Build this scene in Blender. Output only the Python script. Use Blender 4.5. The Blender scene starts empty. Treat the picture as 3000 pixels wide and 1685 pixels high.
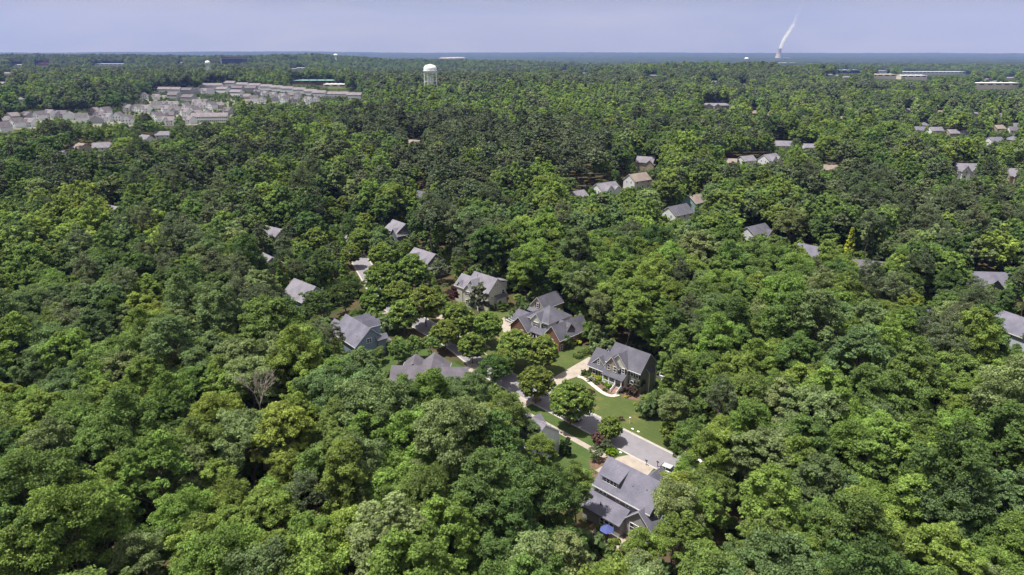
import bpy, math, random
import numpy as np
from mathutils import Vector, Matrix
R = math.radians
rng = np.random.default_rng(11)
random.seed(5)
sc = bpy.context.scene
COL = sc.collection

# ------------------------------------------------------------------ camera
CAM_H = 85.0
PITCH = math.atan((842.5 - 146) / 2000)
cd = bpy.data.cameras.new("camera"); cam = bpy.data.objects.new("camera", cd); COL.objects.link(cam)
cam.location = (0, 0, CAM_H); cam.rotation_euler = (math.pi/2 - PITCH, 0, 0)
cd.sensor_width = 36; cd.lens = 24; cd.clip_start = 1; cd.clip_end = 90000
sc.camera = cam
# ------------------------------------------------------------------ sun and sky
SUN = Vector((-0.36, -0.02, 1.0)).normalized()
sl = bpy.data.lights.new("sun", 'SUN'); sl.energy = 4.4; sl.angle = R(0.5); sl.color = (1.0, 0.95, 0.87)
so = bpy.data.objects.new("sun", sl); COL.objects.link(so)
so.rotation_euler = (-SUN).to_track_quat('-Z', 'Y').to_euler()
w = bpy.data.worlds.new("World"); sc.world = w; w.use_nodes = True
nt = w.node_tree; nt.nodes.clear()
def N(nt, t, **k):
    n = nt.nodes.new(t)
    for a, b in k.items():
        if a == 'ins':
            for i, v in b.items(): n.inputs[i].default_value = v
        else: setattr(n, a, b)
    return n
L = lambda nt, a, b: nt.links.new(a, b)
sky = N(nt, 'ShaderNodeTexSky', sky_type='NISHITA', sun_disc=False)
sky.sun_elevation = math.asin(SUN.z); sky.sun_rotation = math.atan2(SUN.x, SUN.y)
sky.air_density = 1.0; sky.dust_density = 2.0; sky.ozone_density = 2.0; sky.altitude = 100
tc = N(nt, 'ShaderNodeTexCoord'); mp = N(nt, 'ShaderNodeMapping'); mp.inputs['Scale'].default_value = (1.1, 2.2, 7.0)
mp.inputs['Rotation'].default_value = (0.0, 0.10, 0.3)
nz = N(nt, 'ShaderNodeTexNoise', ins={'Scale': 1.6, 'Detail': 7.0, 'Roughness': 0.55, 'Distortion': 0.6})
rp = N(nt, 'ShaderNodeValToRGB'); rp.color_ramp.elements[0].position = 0.40; rp.color_ramp.elements[1].position = 0.72
rp.color_ramp.elements[0].color = (0.88, 0.88, 0.88, 1); rp.color_ramp.elements[1].color = (1, 1, 1, 1)
mx = N(nt, 'ShaderNodeMixRGB'); mx.inputs[2].default_value = (2.36, 2.22, 2.14, 1)      # thin high cloud
bg = N(nt, 'ShaderNodeBackground'); bg.inputs[1].default_value = 0.10
wo = N(nt, 'ShaderNodeOutputWorld')
L(nt, tc.outputs['Generated'], mp.inputs[0]); L(nt, mp.outputs[0], nz.inputs['Vector']); L(nt, nz.outputs[0], rp.inputs[0])
L(nt, rp.outputs[0], mx.inputs[0]); L(nt, sky.outputs[0], mx.inputs[1]); 
rs_ = N(nt, 'ShaderNodeValToRGB'); rs_.color_ramp.elements[0].position = .38; rs_.color_ramp.elements[0].color = (.76, .80, .88, 1); rs_.color_ramp.elements[1].position = .62; rs_.color_ramp.elements[1].color = (1.12, 1.09, 1.06, 1)
mu_ = N(nt, 'ShaderNodeMixRGB', blend_type='MULTIPLY'); mu_.inputs[0].default_value = 1.0
L(nt, nz.outputs[0], rs_.inputs[0]); L(nt, mx.outputs[0], mu_.inputs[1]); L(nt, rs_.outputs[0], mu_.inputs[2]); 
# unseen upper sky scaled brighter than the horizon, added fill for the shadows
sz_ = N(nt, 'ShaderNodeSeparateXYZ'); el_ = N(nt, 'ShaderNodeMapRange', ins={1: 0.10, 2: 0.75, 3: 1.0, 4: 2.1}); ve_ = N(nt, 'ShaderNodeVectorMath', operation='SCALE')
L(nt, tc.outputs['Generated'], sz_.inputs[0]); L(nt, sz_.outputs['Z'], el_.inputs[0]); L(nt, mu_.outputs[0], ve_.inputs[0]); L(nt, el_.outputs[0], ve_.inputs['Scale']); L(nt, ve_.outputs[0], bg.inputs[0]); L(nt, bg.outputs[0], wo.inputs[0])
sc.view_settings.view_transform = 'Standard'; sc.view_settings.look = 'None'
sc.view_settings.exposure = 0.85; sc.view_settings.gamma = 1.0
cy = sc.cycles
cy.max_bounces = 8; cy.diffuse_bounces = 6; cy.glossy_bounces = 2; cy.transmission_bounces = 3; cy.volume_bounces = 2
cy.transparent_max_bounces = 8; cy.caustics_reflective = False; cy.caustics_refractive = False
cy.use_denoising = True; cy.sample_clamp_indirect = 4
sc.render.use_persistent_data = False

# ------------------------------------------------------------------ pixel <-> world (photo 3000 px wide)
cp, sp_ = math.cos(PITCH), math.sin(PITCH)
def terr(x, y):
    x = np.asarray(x, float); y = np.asarray(y, float); r = np.hypot(x, y)
    a = np.clip((r - 380) / 500, 0, 1)
    h = a * (3.0*np.sin(x/170 + 1.3)*np.cos(y/210 + .5) + 4.5*np.sin(x/430 + y/610 + 2.0) + 3.5*np.cos(y/330 - x/900))
    def gs(cx, cy_, sx, sy, k): return k*np.exp(-((x-cx)/sx)**2 - ((y-cy_)/sy)**2)
    h = h + gs(-80, 1150, 500, 260, 9) + gs(-2600, 4300, 1900, 1200, 28) + gs(-700, 3900, 900, 700, 16) + gs(650, 2350, 450, 420, 24) + gs(0, 1700, 900, 300, 5)
    h = h + gs(-600, 1550, 300, 160, 6) + gs(2600, 3300, 900, 500, 8)
    az = x/np.maximum(y, 1.0); h = h - 27*np.clip((az+.27)/.10, 0, 1)*np.clip((y-1700)/1100, 0, 1)
    h = h - 22*np.clip((y - 5200)/1500, 0, 1)
    h = h + (26 + 16*np.cos(x/9000.0))*np.clip((y - 12500)/3500, 0, 1) + 5*np.sin(x/1400.)*np.clip((y-9000)/5000, 0, 1)
    return h
T = lambda x, y: float(terr(x, y))
def ray(px, py):
    a = (px - 1500)/2000; b = -(py - 842.5)/2000
    return (a, cp + b*sp_, -sp_ + b*cp)
def G(px, py, z=0.0):
    d = ray(px, py); t = (z - CAM_H)/d[2]; return (d[0]*t, d[1]*t)
def GT(px, py, dz=0.0):           # first hit of the terrain (+dz)
    d = ray(px, py); t = 60.0
    while t < 40000:
        x, y, z = d[0]*t, d[1]*t, CAM_H + d[2]*t
        if z < T(x, y) + dz: break
        t *= 1.004
    return (d[0]*t, d[1]*t)
def PX(x, y, z):
    zz = z - CAM_H
    f = y*cp - zz*sp_; u = y*sp_ + zz*cp
    return 1500 + 2000*x/f, 842.5 - 2000*u/f, f
def pxpt(px, dist, off=0):        # point on a sight-line azimuth at a distance
    a = (px - 1500)/2000*cp
    return a*dist, dist

# ------------------------------------------------------------------ materials
MATS = {}
def mat(name, col, rough=0.8, spec=0.3, noise=None, metal=0.0, bump=0.0, coord='Object'):
    """noise = (scale, colour2, detail) mixes a second colour in."""
    if name in MATS: return MATS[name]
    m = bpy.data.materials.new(name); m.use_nodes = True; t = m.node_tree; b = t.nodes['Principled BSDF']
    b.inputs['Roughness'].default_value = rough; b.inputs['Specular IOR Level'].default_value = spec; b.inputs['Metallic'].default_value = metal
    b.inputs['Base Color'].default_value = (*col, 1)
    if noise:
        c = N(t, 'ShaderNodeTexCoord'); n = N(t, 'ShaderNodeTexNoise', ins={'Scale': noise[0], 'Detail': noise[2], 'Roughness': 0.65})
        r = N(t, 'ShaderNodeValToRGB'); r.color_ramp.elements[0].position = 0.35; r.color_ramp.elements[1].position = 0.65
        r.color_ramp.elements[0].color = (*col, 1); r.color_ramp.elements[1].color = (*noise[1], 1)
        L(t, c.outputs[coord], n.inputs['Vector']); L(t, n.outputs[0], r.inputs[0]); L(t, r.outputs[0], b.inputs['Base Color'])
        if bump:
            q = N(t, 'ShaderNodeBump', ins={'Strength': bump}); L(t, n.outputs[0], q.inputs['Height']); L(t, q.outputs[0], b.inputs['Normal'])
    MATS[name] = m; return m
def shingle(name, c):
    if name in MATS: return MATS[name]
    m = bpy.data.materials.new(name); m.use_nodes = True; t = m.node_tree; b = t.nodes['Principled BSDF']
    b.inputs['Roughness'].default_value = 0.9; b.inputs['Specular IOR Level'].default_value = 0.25
    g = N(t, 'ShaderNodeTexCoord')
    n1 = N(t, 'ShaderNodeTexNoise', ins={'Scale': 2.6, 'Detail': 5.0, 'Roughness': 0.8}); n2 = N(t, 'ShaderNodeTexNoise', ins={'Scale': 0.35, 'Detail': 4.0})
    wv = N(t, 'ShaderNodeTexWave', wave_type='BANDS', bands_direction='Z', ins={'Scale': 1.6, 'Distortion': 1.2, 'Detail': 1.0})
    m1 = N(t, 'ShaderNodeMixRGB'); m1.inputs[1].default_value = (*[v*0.62 for v in c], 1); m1.inputs[2].default_value = (*[v*1.45 for v in c], 1)
    m2 = N(t, 'ShaderNodeMixRGB', blend_type='MULTIPLY'); m2.inputs[0].default_value = 0.65
    m3 = N(t, 'ShaderNodeMixRGB', blend_type='MULTIPLY'); m3.inputs[0].default_value = 0.10
    r = N(t, 'ShaderNodeValToRGB'); r.color_ramp.elements[0].position = .3; r.color_ramp.elements[1].position = .7
    r.color_ramp.elements[0].color = (.62, .62, .64, 1); r.color_ramp.elements[1].color = (1.25, 1.2, 1.2, 1)
    for n in (n1, n2, wv): L(t, g.outputs['Object'], n.inputs['Vector'])
    L(t, n1.outputs[0], m1.inputs[0]); L(t, n2.outputs[0], r.inputs[0]); L(t, m1.outputs[0], m2.inputs[1]); L(t, r.outputs[0], m2.inputs[2])
    L(t, m2.outputs[0], m3.inputs[1]); L(t, wv.outputs[0], m3.inputs[2]); L(t, m3.outputs[0], b.inputs['Base Color'])
    MATS[name] = m; return m
def siding(name, c, brick=False):
    if name in MATS: return MATS[name]
    m = bpy.data.materials.new(name); m.use_nodes = True; t = m.node_tree; b = t.nodes['Principled BSDF']
    b.inputs['Roughness'].default_value = 0.75; b.inputs['Specular IOR Level'].default_value = 0.25
    g = N(t, 'ShaderNodeTexCoord')
    if brick:
        n1 = N(t, 'ShaderNodeTexNoise', ins={'Scale': 9.0, 'Detail': 2.0}); k = 0.6
        wv = N(t, 'ShaderNodeTexWave', wave_type='BANDS', bands_direction='Z', ins={'Scale': 4.0, 'Distortion': 0.4})
    else:
        n1 = N(t, 'ShaderNodeTexNoise', ins={'Scale': 0.6, 'Detail': 4.0}); k = 0.86
        wv = N(t, 'ShaderNodeTexWave', wave_type='BANDS', bands_direction='Z', wave_profile='SAW', ins={'Scale': 1.9})
    m1 = N(t, 'ShaderNodeMixRGB'); m1.inputs[1].default_value = (*[v*k for v in c], 1); m1.inputs[2].default_value = (*[min(1, v*(2-k)) for v in c], 1)
    m3 = N(t, 'ShaderNodeMixRGB', blend_type='MULTIPLY'); m3.inputs[0].default_value = 0.12
    for n in (n1, wv): L(t, g.outputs['Object'], n.inputs['Vector'])
    L(t, n1.outputs[0], m1.inputs[0]); L(t, m1.outputs[0], m3.inputs[1]); L(t, wv.outputs[0], m3.inputs[2]); L(t, m3.outputs[0], b.inputs['Base Color'])
    MATS[name] = m; return m
def leaf(name, c, c2=None, var=0.32, trans=0.45):
    """foliage: per-leaf and per-tree variation; c2 = colour of the new growth, picked by a vertex attribute"""
    if name in MATS: return MATS[name]
    m = bpy.data.materials.new(name); m.use_nodes = True; t = m.node_tree; t.nodes.remove(t.nodes['Principled BSDF'])
    out = t.nodes['Material Output']
    gi = N(t, 'ShaderNodeNewGeometry'); oi = N(t, 'ShaderNodeObjectInfo'); at = N(t, 'ShaderNodeAttribute', attribute_name='tone')
    hs = N(t, 'ShaderNodeHueSaturation'); hs.inputs['Color'].default_value = (*c, 1)
    mr = N(t, 'ShaderNodeMapRange', ins={1: 0.0, 2: 1.0, 3: 0.492, 4: 0.522}); L(t, oi.outputs['Random'], mr.inputs[0]); L(t, mr.outputs[0], hs.inputs['Hue'])
    # value = tree * leaf * clump
    a = N(t, 'ShaderNodeMath', operation='MULTIPLY', ins={1: 7.31}); L(t, oi.outputs['Random'], a.inputs[0])
    f = N(t, 'ShaderNodeMath', operation='FRACT'); L(t, a.outputs[0], f.inputs[0])
    v1 = N(t, 'ShaderNodeMapRange', ins={1: 0.0, 2: 1.0, 3: 0.82, 4: 1.18}); L(t, f.outputs[0], v1.inputs[0])
    v2 = N(t, 'ShaderNodeMapRange', ins={1: 0.0, 2: 1.0, 3: 1-var, 4: 1+var}); L(t, gi.outputs['Random Per Island'], v2.inputs[0])
    sp = N(t, 'ShaderNodeSeparateColor'); L(t, at.outputs['Color'], sp.inputs[0])
    v3 = N(t, 'ShaderNodeMapRange', ins={1: 0.0, 2: 1.0, 3: 0.72, 4: 1.28}); L(t, sp.outputs[0], v3.inputs[0])
    p = N(t, 'ShaderNodeMath', operation='MULTIPLY'); L(t, v1.outputs[0], p.inputs[0]); L(t, v2.outputs[0], p.inputs[1])
    q = N(t, 'ShaderNodeMath', operation='MULTIPLY'); L(t, p.outputs[0], q.inputs[0]); L(t, v3.outputs[0], q.inputs[1])
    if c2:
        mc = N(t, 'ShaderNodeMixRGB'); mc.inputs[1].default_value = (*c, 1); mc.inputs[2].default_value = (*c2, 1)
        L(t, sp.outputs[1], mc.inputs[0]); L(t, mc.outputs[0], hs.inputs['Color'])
    L(t, q.outputs[0], hs.inputs['Value'])
    k_ = 1.0
    d = N(t, 'ShaderNodeBsdfDiffuse'); tr = N(t, 'ShaderNodeBsdfTranslucent'); ms = N(t, 'ShaderNodeMixShader'); ms.inputs[0].default_value = trans
    th = N(t, 'ShaderNodeMixRGB', blend_type='MULTIPLY'); th.inputs[0].default_value = 1; th.inputs[2].default_value = (1.12, 1.18, 0.7, 1)
    gl = N(t, 'ShaderNodeBsdfGlossy', ins={'Roughness': 0.6}); gl.inputs[0].default_value = (.8, .85, .9, 1)
    m2 = N(t, 'ShaderNodeMixShader'); m2.inputs[0].default_value = 0.008
    L(t, hs.outputs[0], d.inputs[0]); L(t, hs.outputs[0], th.inputs[1]); L(t, th.outputs[0], tr.inputs[0])
    L(t, d.outputs[0], ms.inputs[1]); L(t, tr.outputs[0], ms.inputs[2]); L(t, ms.outputs[0], m2.inputs[1]); L(t, gl.outputs[0], m2.inputs[2])
    L(t, m2.outputs[0], out.inputs['Surface'])
    MATS[name] = m; return m

LEAF = {
 'dark green':   leaf('leaf dark', (0.108, 0.165, 0.050)),
 'mid green':    leaf('leaf mid', (0.158, 0.224, 0.062)),
 'bluish green': leaf('leaf bluish', (0.154, 0.216, 0.088)),
 'bright green': leaf('leaf bright', (0.202, 0.276, 0.064)),
 'yellow green': leaf('leaf yellow', (0.236, 0.292, 0.064)),
 'pale green':   leaf('leaf pale', (0.215, 0.262, 0.112)),
 'olive pine':   leaf('leaf pine', (0.134, 0.160, 0.084), var=0.4, trans=0.2),
 'dark pine':    leaf('leaf pine dark', (0.108, 0.136, 0.070), var=0.4, trans=0.2),
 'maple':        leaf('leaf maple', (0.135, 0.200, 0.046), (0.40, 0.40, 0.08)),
 'plum':         leaf('leaf plum', (0.083, 0.033, 0.042)),
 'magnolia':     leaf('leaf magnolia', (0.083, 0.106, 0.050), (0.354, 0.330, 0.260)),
 'gold':         leaf('leaf gold', (0.42, 0.42, 0.06)),
 'box':          leaf('leaf box', (0.083, 0.147, 0.024)),
 'lime':         leaf('leaf lime', (0.212, 0.330, 0.024)),
 'yellowshrub':  leaf('leaf yellow shrub', (0.472, 0.472, 0.071)),
 'redshrub':     leaf('leaf red shrub', (0.118, 0.053, 0.053)),
 'brownshrub':   leaf('leaf brown shrub', (0.130, 0.088, 0.077)),
 'conifer':      leaf('leaf conifer', (0.053, 0.094, 0.033)),
 'white':        leaf('leaf white', (0.472, 0.496, 0.401)),
}
BARK = mat('bark', (0.16, 0.125, 0.10), 0.9, noise=(3.0, (0.08, 0.06, 0.05), 4))
GREYBARK = mat('dead bark', (0.30, 0.26, 0.24), 0.9, noise=(3.0, (0.18, 0.15, 0.14), 4))
TRIM = mat('white trim', (0.78, 0.78, 0.80), 0.6)
GLASS = mat('window glass', (0.030, 0.038, 0.050), 0.12, 0.6)
SHUT = mat('dark shutter', (0.018, 0.02, 0.028), 0.6)
CONC = mat('concrete', (0.35, 0.305, 0.265), 0.9, noise=(0.5, (0.27, 0.235, 0.205), 6))
CURB = mat('kerb concrete', (0.42, 0.39, 0.37), 0.9, noise=(0.8, (0.32, 0.30, 0.28), 5))
ASPH = mat('asphalt', (0.175, 0.166, 0.19), 0.9, noise=(0.35, (0.215, 0.203, 0.228), 8))
BRICKM = siding('brick', (0.185, 0.095, 0.07), True)
STONE = mat('stone veneer', (0.42, 0.36, 0.30), 0.9, noise=(3.0, (0.16, 0.12, 0.10), 3))
STEPM = mat('brick steps', (0.34, 0.22, 0.19), 0.9, noise=(6, (0.25, 0.15, 0.13), 3))
SH_D = shingle('shingles charcoal', (0.102, 0.102, 0.131))
SH_G = shingle('shingles grey', (0.181, 0.176, 0.211))
SH_P = shingle('shingles purple grey', (0.139, 0.138, 0.181))
SH_B = shingle('shingles brown grey', (0.115, 0.107, 0.130))
SH_T = shingle('shingles tan', (0.24, 0.20, 0.185))
METAL = mat('vent metal', (0.55, 0.55, 0.56), 0.4, 0.5)
DARKM = mat('dark metal', (0.03, 0.03, 0.032), 0.5)
WSTEEL = mat('white painted steel', (0.80, 0.82, 0.84), 0.45, 0.4)

# ------------------------------------------------------------------ mesh helpers
def mesh_np(name, v, quads, mats, tone=None, smooth=False, midx=None):
    me = bpy.data.meshes.new(name); nq = len(quads); k = quads.shape[1]
    me.vertices.add(len(v)); me.vertices.foreach_set('co', np.ascontiguousarray(v, dtype=np.float32).ravel())
    me.loops.add(nq*k); me.loops.foreach_set('vertex_index', np.ascontiguousarray(quads, dtype=np.int32).ravel())
    me.polygons.add(nq); me.polygons.foreach_set('loop_start', np.arange(0, nq*k, k, dtype=np.int32))
    if midx is not None: me.polygons.foreach_set('material_index', midx.astype(np.int32))
    if smooth: me.polygons.foreach_set('use_smooth', np.ones(nq, bool))
    for m in mats: me.materials.append(m)
    if tone is not None:
        a = me.attributes.new('tone', 'FLOAT_COLOR', 'POINT'); a.data.foreach_set('color', np.ascontiguousarray(tone, dtype=np.float32).ravel())
    me.update(calc_edges=True); return me
class MB:
    def __init__(s): s.v = []; s.f = []; s.m = []
    def poly(s, pts, faces, m=0):
        b = len(s.v); s.v += [tuple(p) for p in pts]; s.f += [tuple(b+i for i in f) for f in faces]; s.m += [m]*len(faces)
    def box(s, x0, x1, y0, y1, z0, z1, m=0):
        s.poly([(x0,y0,z0),(x1,y0,z0),(x1,y1,z0),(x0,y1,z0),(x0,y0,z1),(x1,y0,z1),(x1,y1,z1),(x0,y1,z1)],
               [(3,2,1,0),(4,5,6,7),(0,1,5,4),(1,2,6,5),(2,3,7,6),(3,0,4,7)], m)
    def prism(s, prof, a0, a1, axis='x', m=0, mside=None):
        """profile (t, z) extruded along axis from a0 to a1"""
        n = len(prof); P = []
        for a in (a0, a1):
            for t, z in prof: P.append((a, t, z) if axis == 'x' else (t, a, z))
        F = [tuple(range(n))[::-1], tuple(range(n, 2*n))]
        s.poly(P, F, m if mside is None else mside)
        b = len(s.v) - 2*n
        for i in range(n):
            j = (i+1) % n; s.f.append((b+i, b+j, b+n+j, b+n+i)); s.m.append(m)
    def cyl(s, c, r0, r1, h, n=12, m=0, axis='z', cap=True):
        P = []
        for k, (r, t) in enumerate(((r0, 0), (r1, h))):
            for i in range(n):
                a = 2*math.pi*i/n; p = (r*math.cos(a), r*math.sin(a), t)
                if axis == 'x': p = (p[2], p[0], p[1])
                if axis == 'y': p = (p[0], p[2], p[1])
                P.append((c[0]+p[0], c[1]+p[1], c[2]+p[2]))
        F = [(i, (i+1) % n, n+(i+1) % n, n+i) for i in range(n)]
        if cap: F += [tuple(range(n))[::-1], tuple(range(n, 2*n))]
        s.poly(P, F, m)
    def tube(s, p0, p1, r0, r1, n=6, m=0):
        p0, p1 = Vector(p0), Vector(p1); d = (p1-p0).normalized(); q = d.to_track_quat('Z', 'Y'); P = []
        for p, r in ((p0, r0), (p1, r1)):
            for i in range(n):
                a = 2*math.pi*i/n; P.append(tuple(p + q @ Vector((r*math.cos(a), r*math.sin(a), 0))))
        s.poly(P, [(i, (i+1) % n, n+(i+1) % n, n+i) for i in range(n)] + [tuple(range(n))[::-1], tuple(range(n, 2*n))], m)
    def lathe(s, prof, n=24, m=0, c=(0,0,0)):
        P = []; K = len(prof)
        for r, z in prof:
            for i in range(n):
                a = 2*math.pi*i/n; P.append((c[0]+r*math.cos(a), c[1]+r*math.sin(a), c[2]+z))
        F = [(k*n+i, k*n+(i+1) % n, (k+1)*n+(i+1) % n, (k+1)*n+i) for k in range(K-1) for i in range(n)]
        F += [tuple(range(n))[::-1], tuple((K-1)*n+i for i in range(n))]
        s.poly(P, F, m)
    def mesh(s, name, mats, smooth=False):
        me = bpy.data.meshes.new(name); me.from_pydata(s.v, [], s.f)
        for m in (mats if isinstance(mats, (list, tuple)) else [mats]): me.materials.append(m)
        me.polygons.foreach_set('material_index', s.m)
        if smooth: me.polygons.foreach_set('use_smooth', [True]*len(s.f))
        me.update(); return me
    def obj(s, name, mats, parent=None, smooth=False):
        return add(name, s.mesh(name, mats, smooth), parent)
def add(name, data, parent=None, loc=None, rz=0.0, scale=None):
    o = bpy.data.objects.new(name, data); COL.objects.link(o)
    if parent: o.parent = parent
    if loc is not None: o.location = loc
    if rz: o.rotation_euler = (0, 0, rz)
    if scale is not None: o.scale = scale
    return o
def tag(o, label=None, cat=None, group=None, kind=None):
    if label: o['label'] = label
    if cat: o['category'] = cat
    if group: o['group'] = group
    if kind: o['kind'] = kind
    return o
def empty(name, loc, rz=0.0, label=None, cat=None, group=None):
    o = add(name, None, None, loc, rz); o.empty_display_size = 1; return tag(o, label, cat, group)
def copy_tree(o, parent=None):
    c = o.copy(); COL.objects.link(c); c.parent = parent
    for ch in [x for x in KIDS.get(o.name, [])]: copy_tree(ch, c)
    return c
KIDS = {}
def sheet(name, pts, z, m, kind='structure', zf=None):
    """flat polygon sheet"""
    o = add(name, None) if False else None
    me = bpy.data.meshes.new(name); me.from_pydata([(x, y, z if zf is None else T(x, y)+z) for x, y in pts], [], [tuple(range(len(pts)))]); me.materials.append(m); me.update()
    n = me.polygons[0].normal
    if n.z < 0: me.flip_normals()
    o = add(name, me); tag(o, kind=kind); return o
def strip(name, path, hw, z, m, side=None, kind='structure'):
    """ribbon along a path; side=(a,b) offsets from the centre line"""
    a, b = side if side else (-hw, hw); V = []
    for i, p in enumerate(path):
        q0 = path[max(i-1, 0)]; q1 = path[min(i+1, len(path)-1)]
        d = Vector((q1[0]-q0[0], q1[1]-q0[1])).normalized(); n = Vector((d.y, -d.x))
        zz = z(p) if callable(z) else z
        V += [(p[0]+n.x*a, p[1]+n.y*a, zz), (p[0]+n.x*b, p[1]+n.y*b, zz)]
    F = [(2*i, 2*i+1, 2*i+3, 2*i+2) for i in range(len(path)-1)]
    me = bpy.data.meshes.new(name); me.from_pydata(V, [], F); me.materials.append(m); me.update()
    if me.polygons[0].normal.z < 0: me.flip_normals()
    return tag(add(name, me), kind=kind)

# ------------------------------------------------------------------ keep-clear bookkeeping
MW, MH = 1000, 562
mask = np.zeros((MH, MW), np.float32)           # how far down each sight-line must stay open
def protect(pts, depth, s=3.0):
    """pts: photo pixels of something visible, depth: its distance; nearer trees are kept low there"""
    P = np.array(pts, float)/s; x0, y0 = np.floor(P.min(0)).astype(int); x1, y1 = np.ceil(P.max(0)).astype(int)
    x0, y0 = max(x0, 0), max(y0, 0); x1, y1 = min(x1, MW-1), min(y1, MH-1)
    if x1 <= x0 or y1 <= y0: return
    X, Y = np.meshgrid(np.arange(x0, x1+1)+.5, np.arange(y0, y1+1)+.5); ins = np.zeros(X.shape, bool); n = len(P)
    for i in range(n):
        (xa, ya), (xb, yb) = P[i], P[(i+1) % n]
        c = ((ya > Y) != (yb > Y)) & (X < (xb-xa)*(Y-ya)/((yb-ya) if yb != ya else 1e-9) + xa); ins ^= c
    sub = mask[y0:y1+1, x0:x1+1]; sub[ins] = np.maximum(sub[ins], depth)
def prect(x0, y0, x1, y1, depth): protect([(x0,y0),(x1,y0),(x1,y1),(x0,y1)], depth)
CLEAR = []                                      # world boxes (cx, cy, yaw, x0, x1, y0, y1) without wild trees
def clear(cx, cy_, yaw, x0, x1, y0, y1): CLEAR.append((cx, cy_, math.cos(yaw), math.sin(yaw), x0, x1, y0, y1))
LAND = []                                       # landmarks for labels: (px, py, phrase)

# ================================================================== GROUND
def ground():
    rad = np.concatenate([[0, 30, 60, 90], np.geomspace(120, 22000, 180)]); NA = 240
    ang = np.linspace(0, 2*math.pi, NA, endpoint=False)
    V = []; 
    RR, AA = np.meshgrid(rad, ang, indexing='ij'); X = RR*np.sin(AA); Y = RR*np.cos(AA)
    Z = terr(X, Y); V = np.stack([X, Y, Z], -1).reshape(-1, 3)
    i = np.arange(len(rad)-1)[:, None]*NA; j = np.arange(NA)[None]; jn = (j+1) % NA
    Q = np.stack([i+j, i+NA+j, i+NA+jn, i+jn], -1).reshape(-1, 4)[:, ::-1]
    m = bpy.data.materials.new('forest floor'); m.use_nodes = True; t = m.node_tree; b = t.nodes['Principled BSDF']; b.inputs['Roughness'].default_value = 1; b.inputs['Specular IOR Level'].default_value = 0
    c = N(t, 'ShaderNodeNewGeometry'); n = N(t, 'ShaderNodeTexNoise', ins={'Scale': 0.12, 'Detail': 8.0, 'Roughness': .7}); r = N(t, 'ShaderNodeValToRGB')
    e = r.color_ramp.elements; e[0].position = .38; e[0].color = (0.10, 0.065, 0.045, 1); e[1].position = .62; e[1].color = (0.035, 0.055, 0.018, 1)
    ln = N(t, 'ShaderNodeVectorMath', operation='LENGTH'); mrr = N(t, 'ShaderNodeMapRange', ins={1: 500.0, 2: 2500.0, 3: 0.0, 4: 1.0})
    mm = N(t, 'ShaderNodeMixRGB'); mm.inputs[2].default_value = (0.032, 0.05, 0.022, 1)
    L(t, c.outputs['Position'], ln.inputs[0]); L(t, ln.outputs['Value'], mrr.inputs[0]); L(t, mrr.outputs[0], mm.inputs[0])
    L(t, c.outputs['Position'], n.inputs['Vector']); L(t, n.outputs[0], r.inputs[0]); L(t, r.outputs[0], mm.inputs[1]); L(t, mm.outputs[0], b.inputs['Base Color'])
    tag(add('ground', mesh_np('ground', V, Q, [m], smooth=True)), kind='structure')
ground()
def lawnmat(name, c1, c2, c3):
    if name in MATS: return MATS[name]
    m = bpy.data.materials.new(name); m.use_nodes = True; t = m.node_tree; b = t.nodes['Principled BSDF']; b.inputs['Roughness'].default_value = .95; b.inputs['Specular IOR Level'].default_value = .1
    c = N(t, 'ShaderNodeNewGeometry'); n = N(t, 'ShaderNodeTexNoise', ins={'Scale': 0.16, 'Detail': 7.0, 'Roughness': .62})
    n2 = N(t, 'ShaderNodeTexNoise', ins={'Scale': 5.0, 'Detail': 3.0}); r = N(t, 'ShaderNodeValToRGB'); e = r.color_ramp.elements
    e[0].position = .42; e[0].color = (*c1, 1); e[1].position = .72; e[1].color = (*c3, 1); k = e.new(.56); k.color = (*c2, 1)
    wv = N(t, 'ShaderNodeTexWave', wave_type='BANDS', bands_direction='DIAGONAL', ins={'Scale': 0.33, 'Distortion': 1.5, 'Detail': 1.0})
    mu = N(t, 'ShaderNodeMixRGB', blend_type='OVERLAY'); mu.inputs[0].default_value = .35; mw = N(t, 'ShaderNodeMixRGB', blend_type='MULTIPLY'); mw.inputs[0].default_value = .06
    for q in (n, n2, wv): L(t, c.outputs['Position'], q.inputs['Vector'])
    L(t, n.outputs[0], r.inputs[0]); L(t, r.outputs[0], mu.inputs[1]); L(t, n2.outputs[0], mu.inputs[2]); L(t, mu.outputs[0], mw.inputs[1]); L(t, wv.outputs[0], mw.inputs[2]); L(t, mw.outputs[0], b.inputs['Base Color'])
    MATS[name] = m; return m
LAWN = lawnmat('lawn', (0.060, 0.084, 0.026), (0.074, 0.098, 0.030), (0.15, 0.125, 0.055))
LAWN2 = lawnmat('lawn near', (0.052, 0.084, 0.025), (0.062, 0.095, 0.028), (0.086, 0.104, 0.036))
MULCH = mat('mulch', (0.17, 0.115, 0.085), 1, 0, noise=(1.2, (0.10, 0.07, 0.05), 6), coord='Object')

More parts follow.
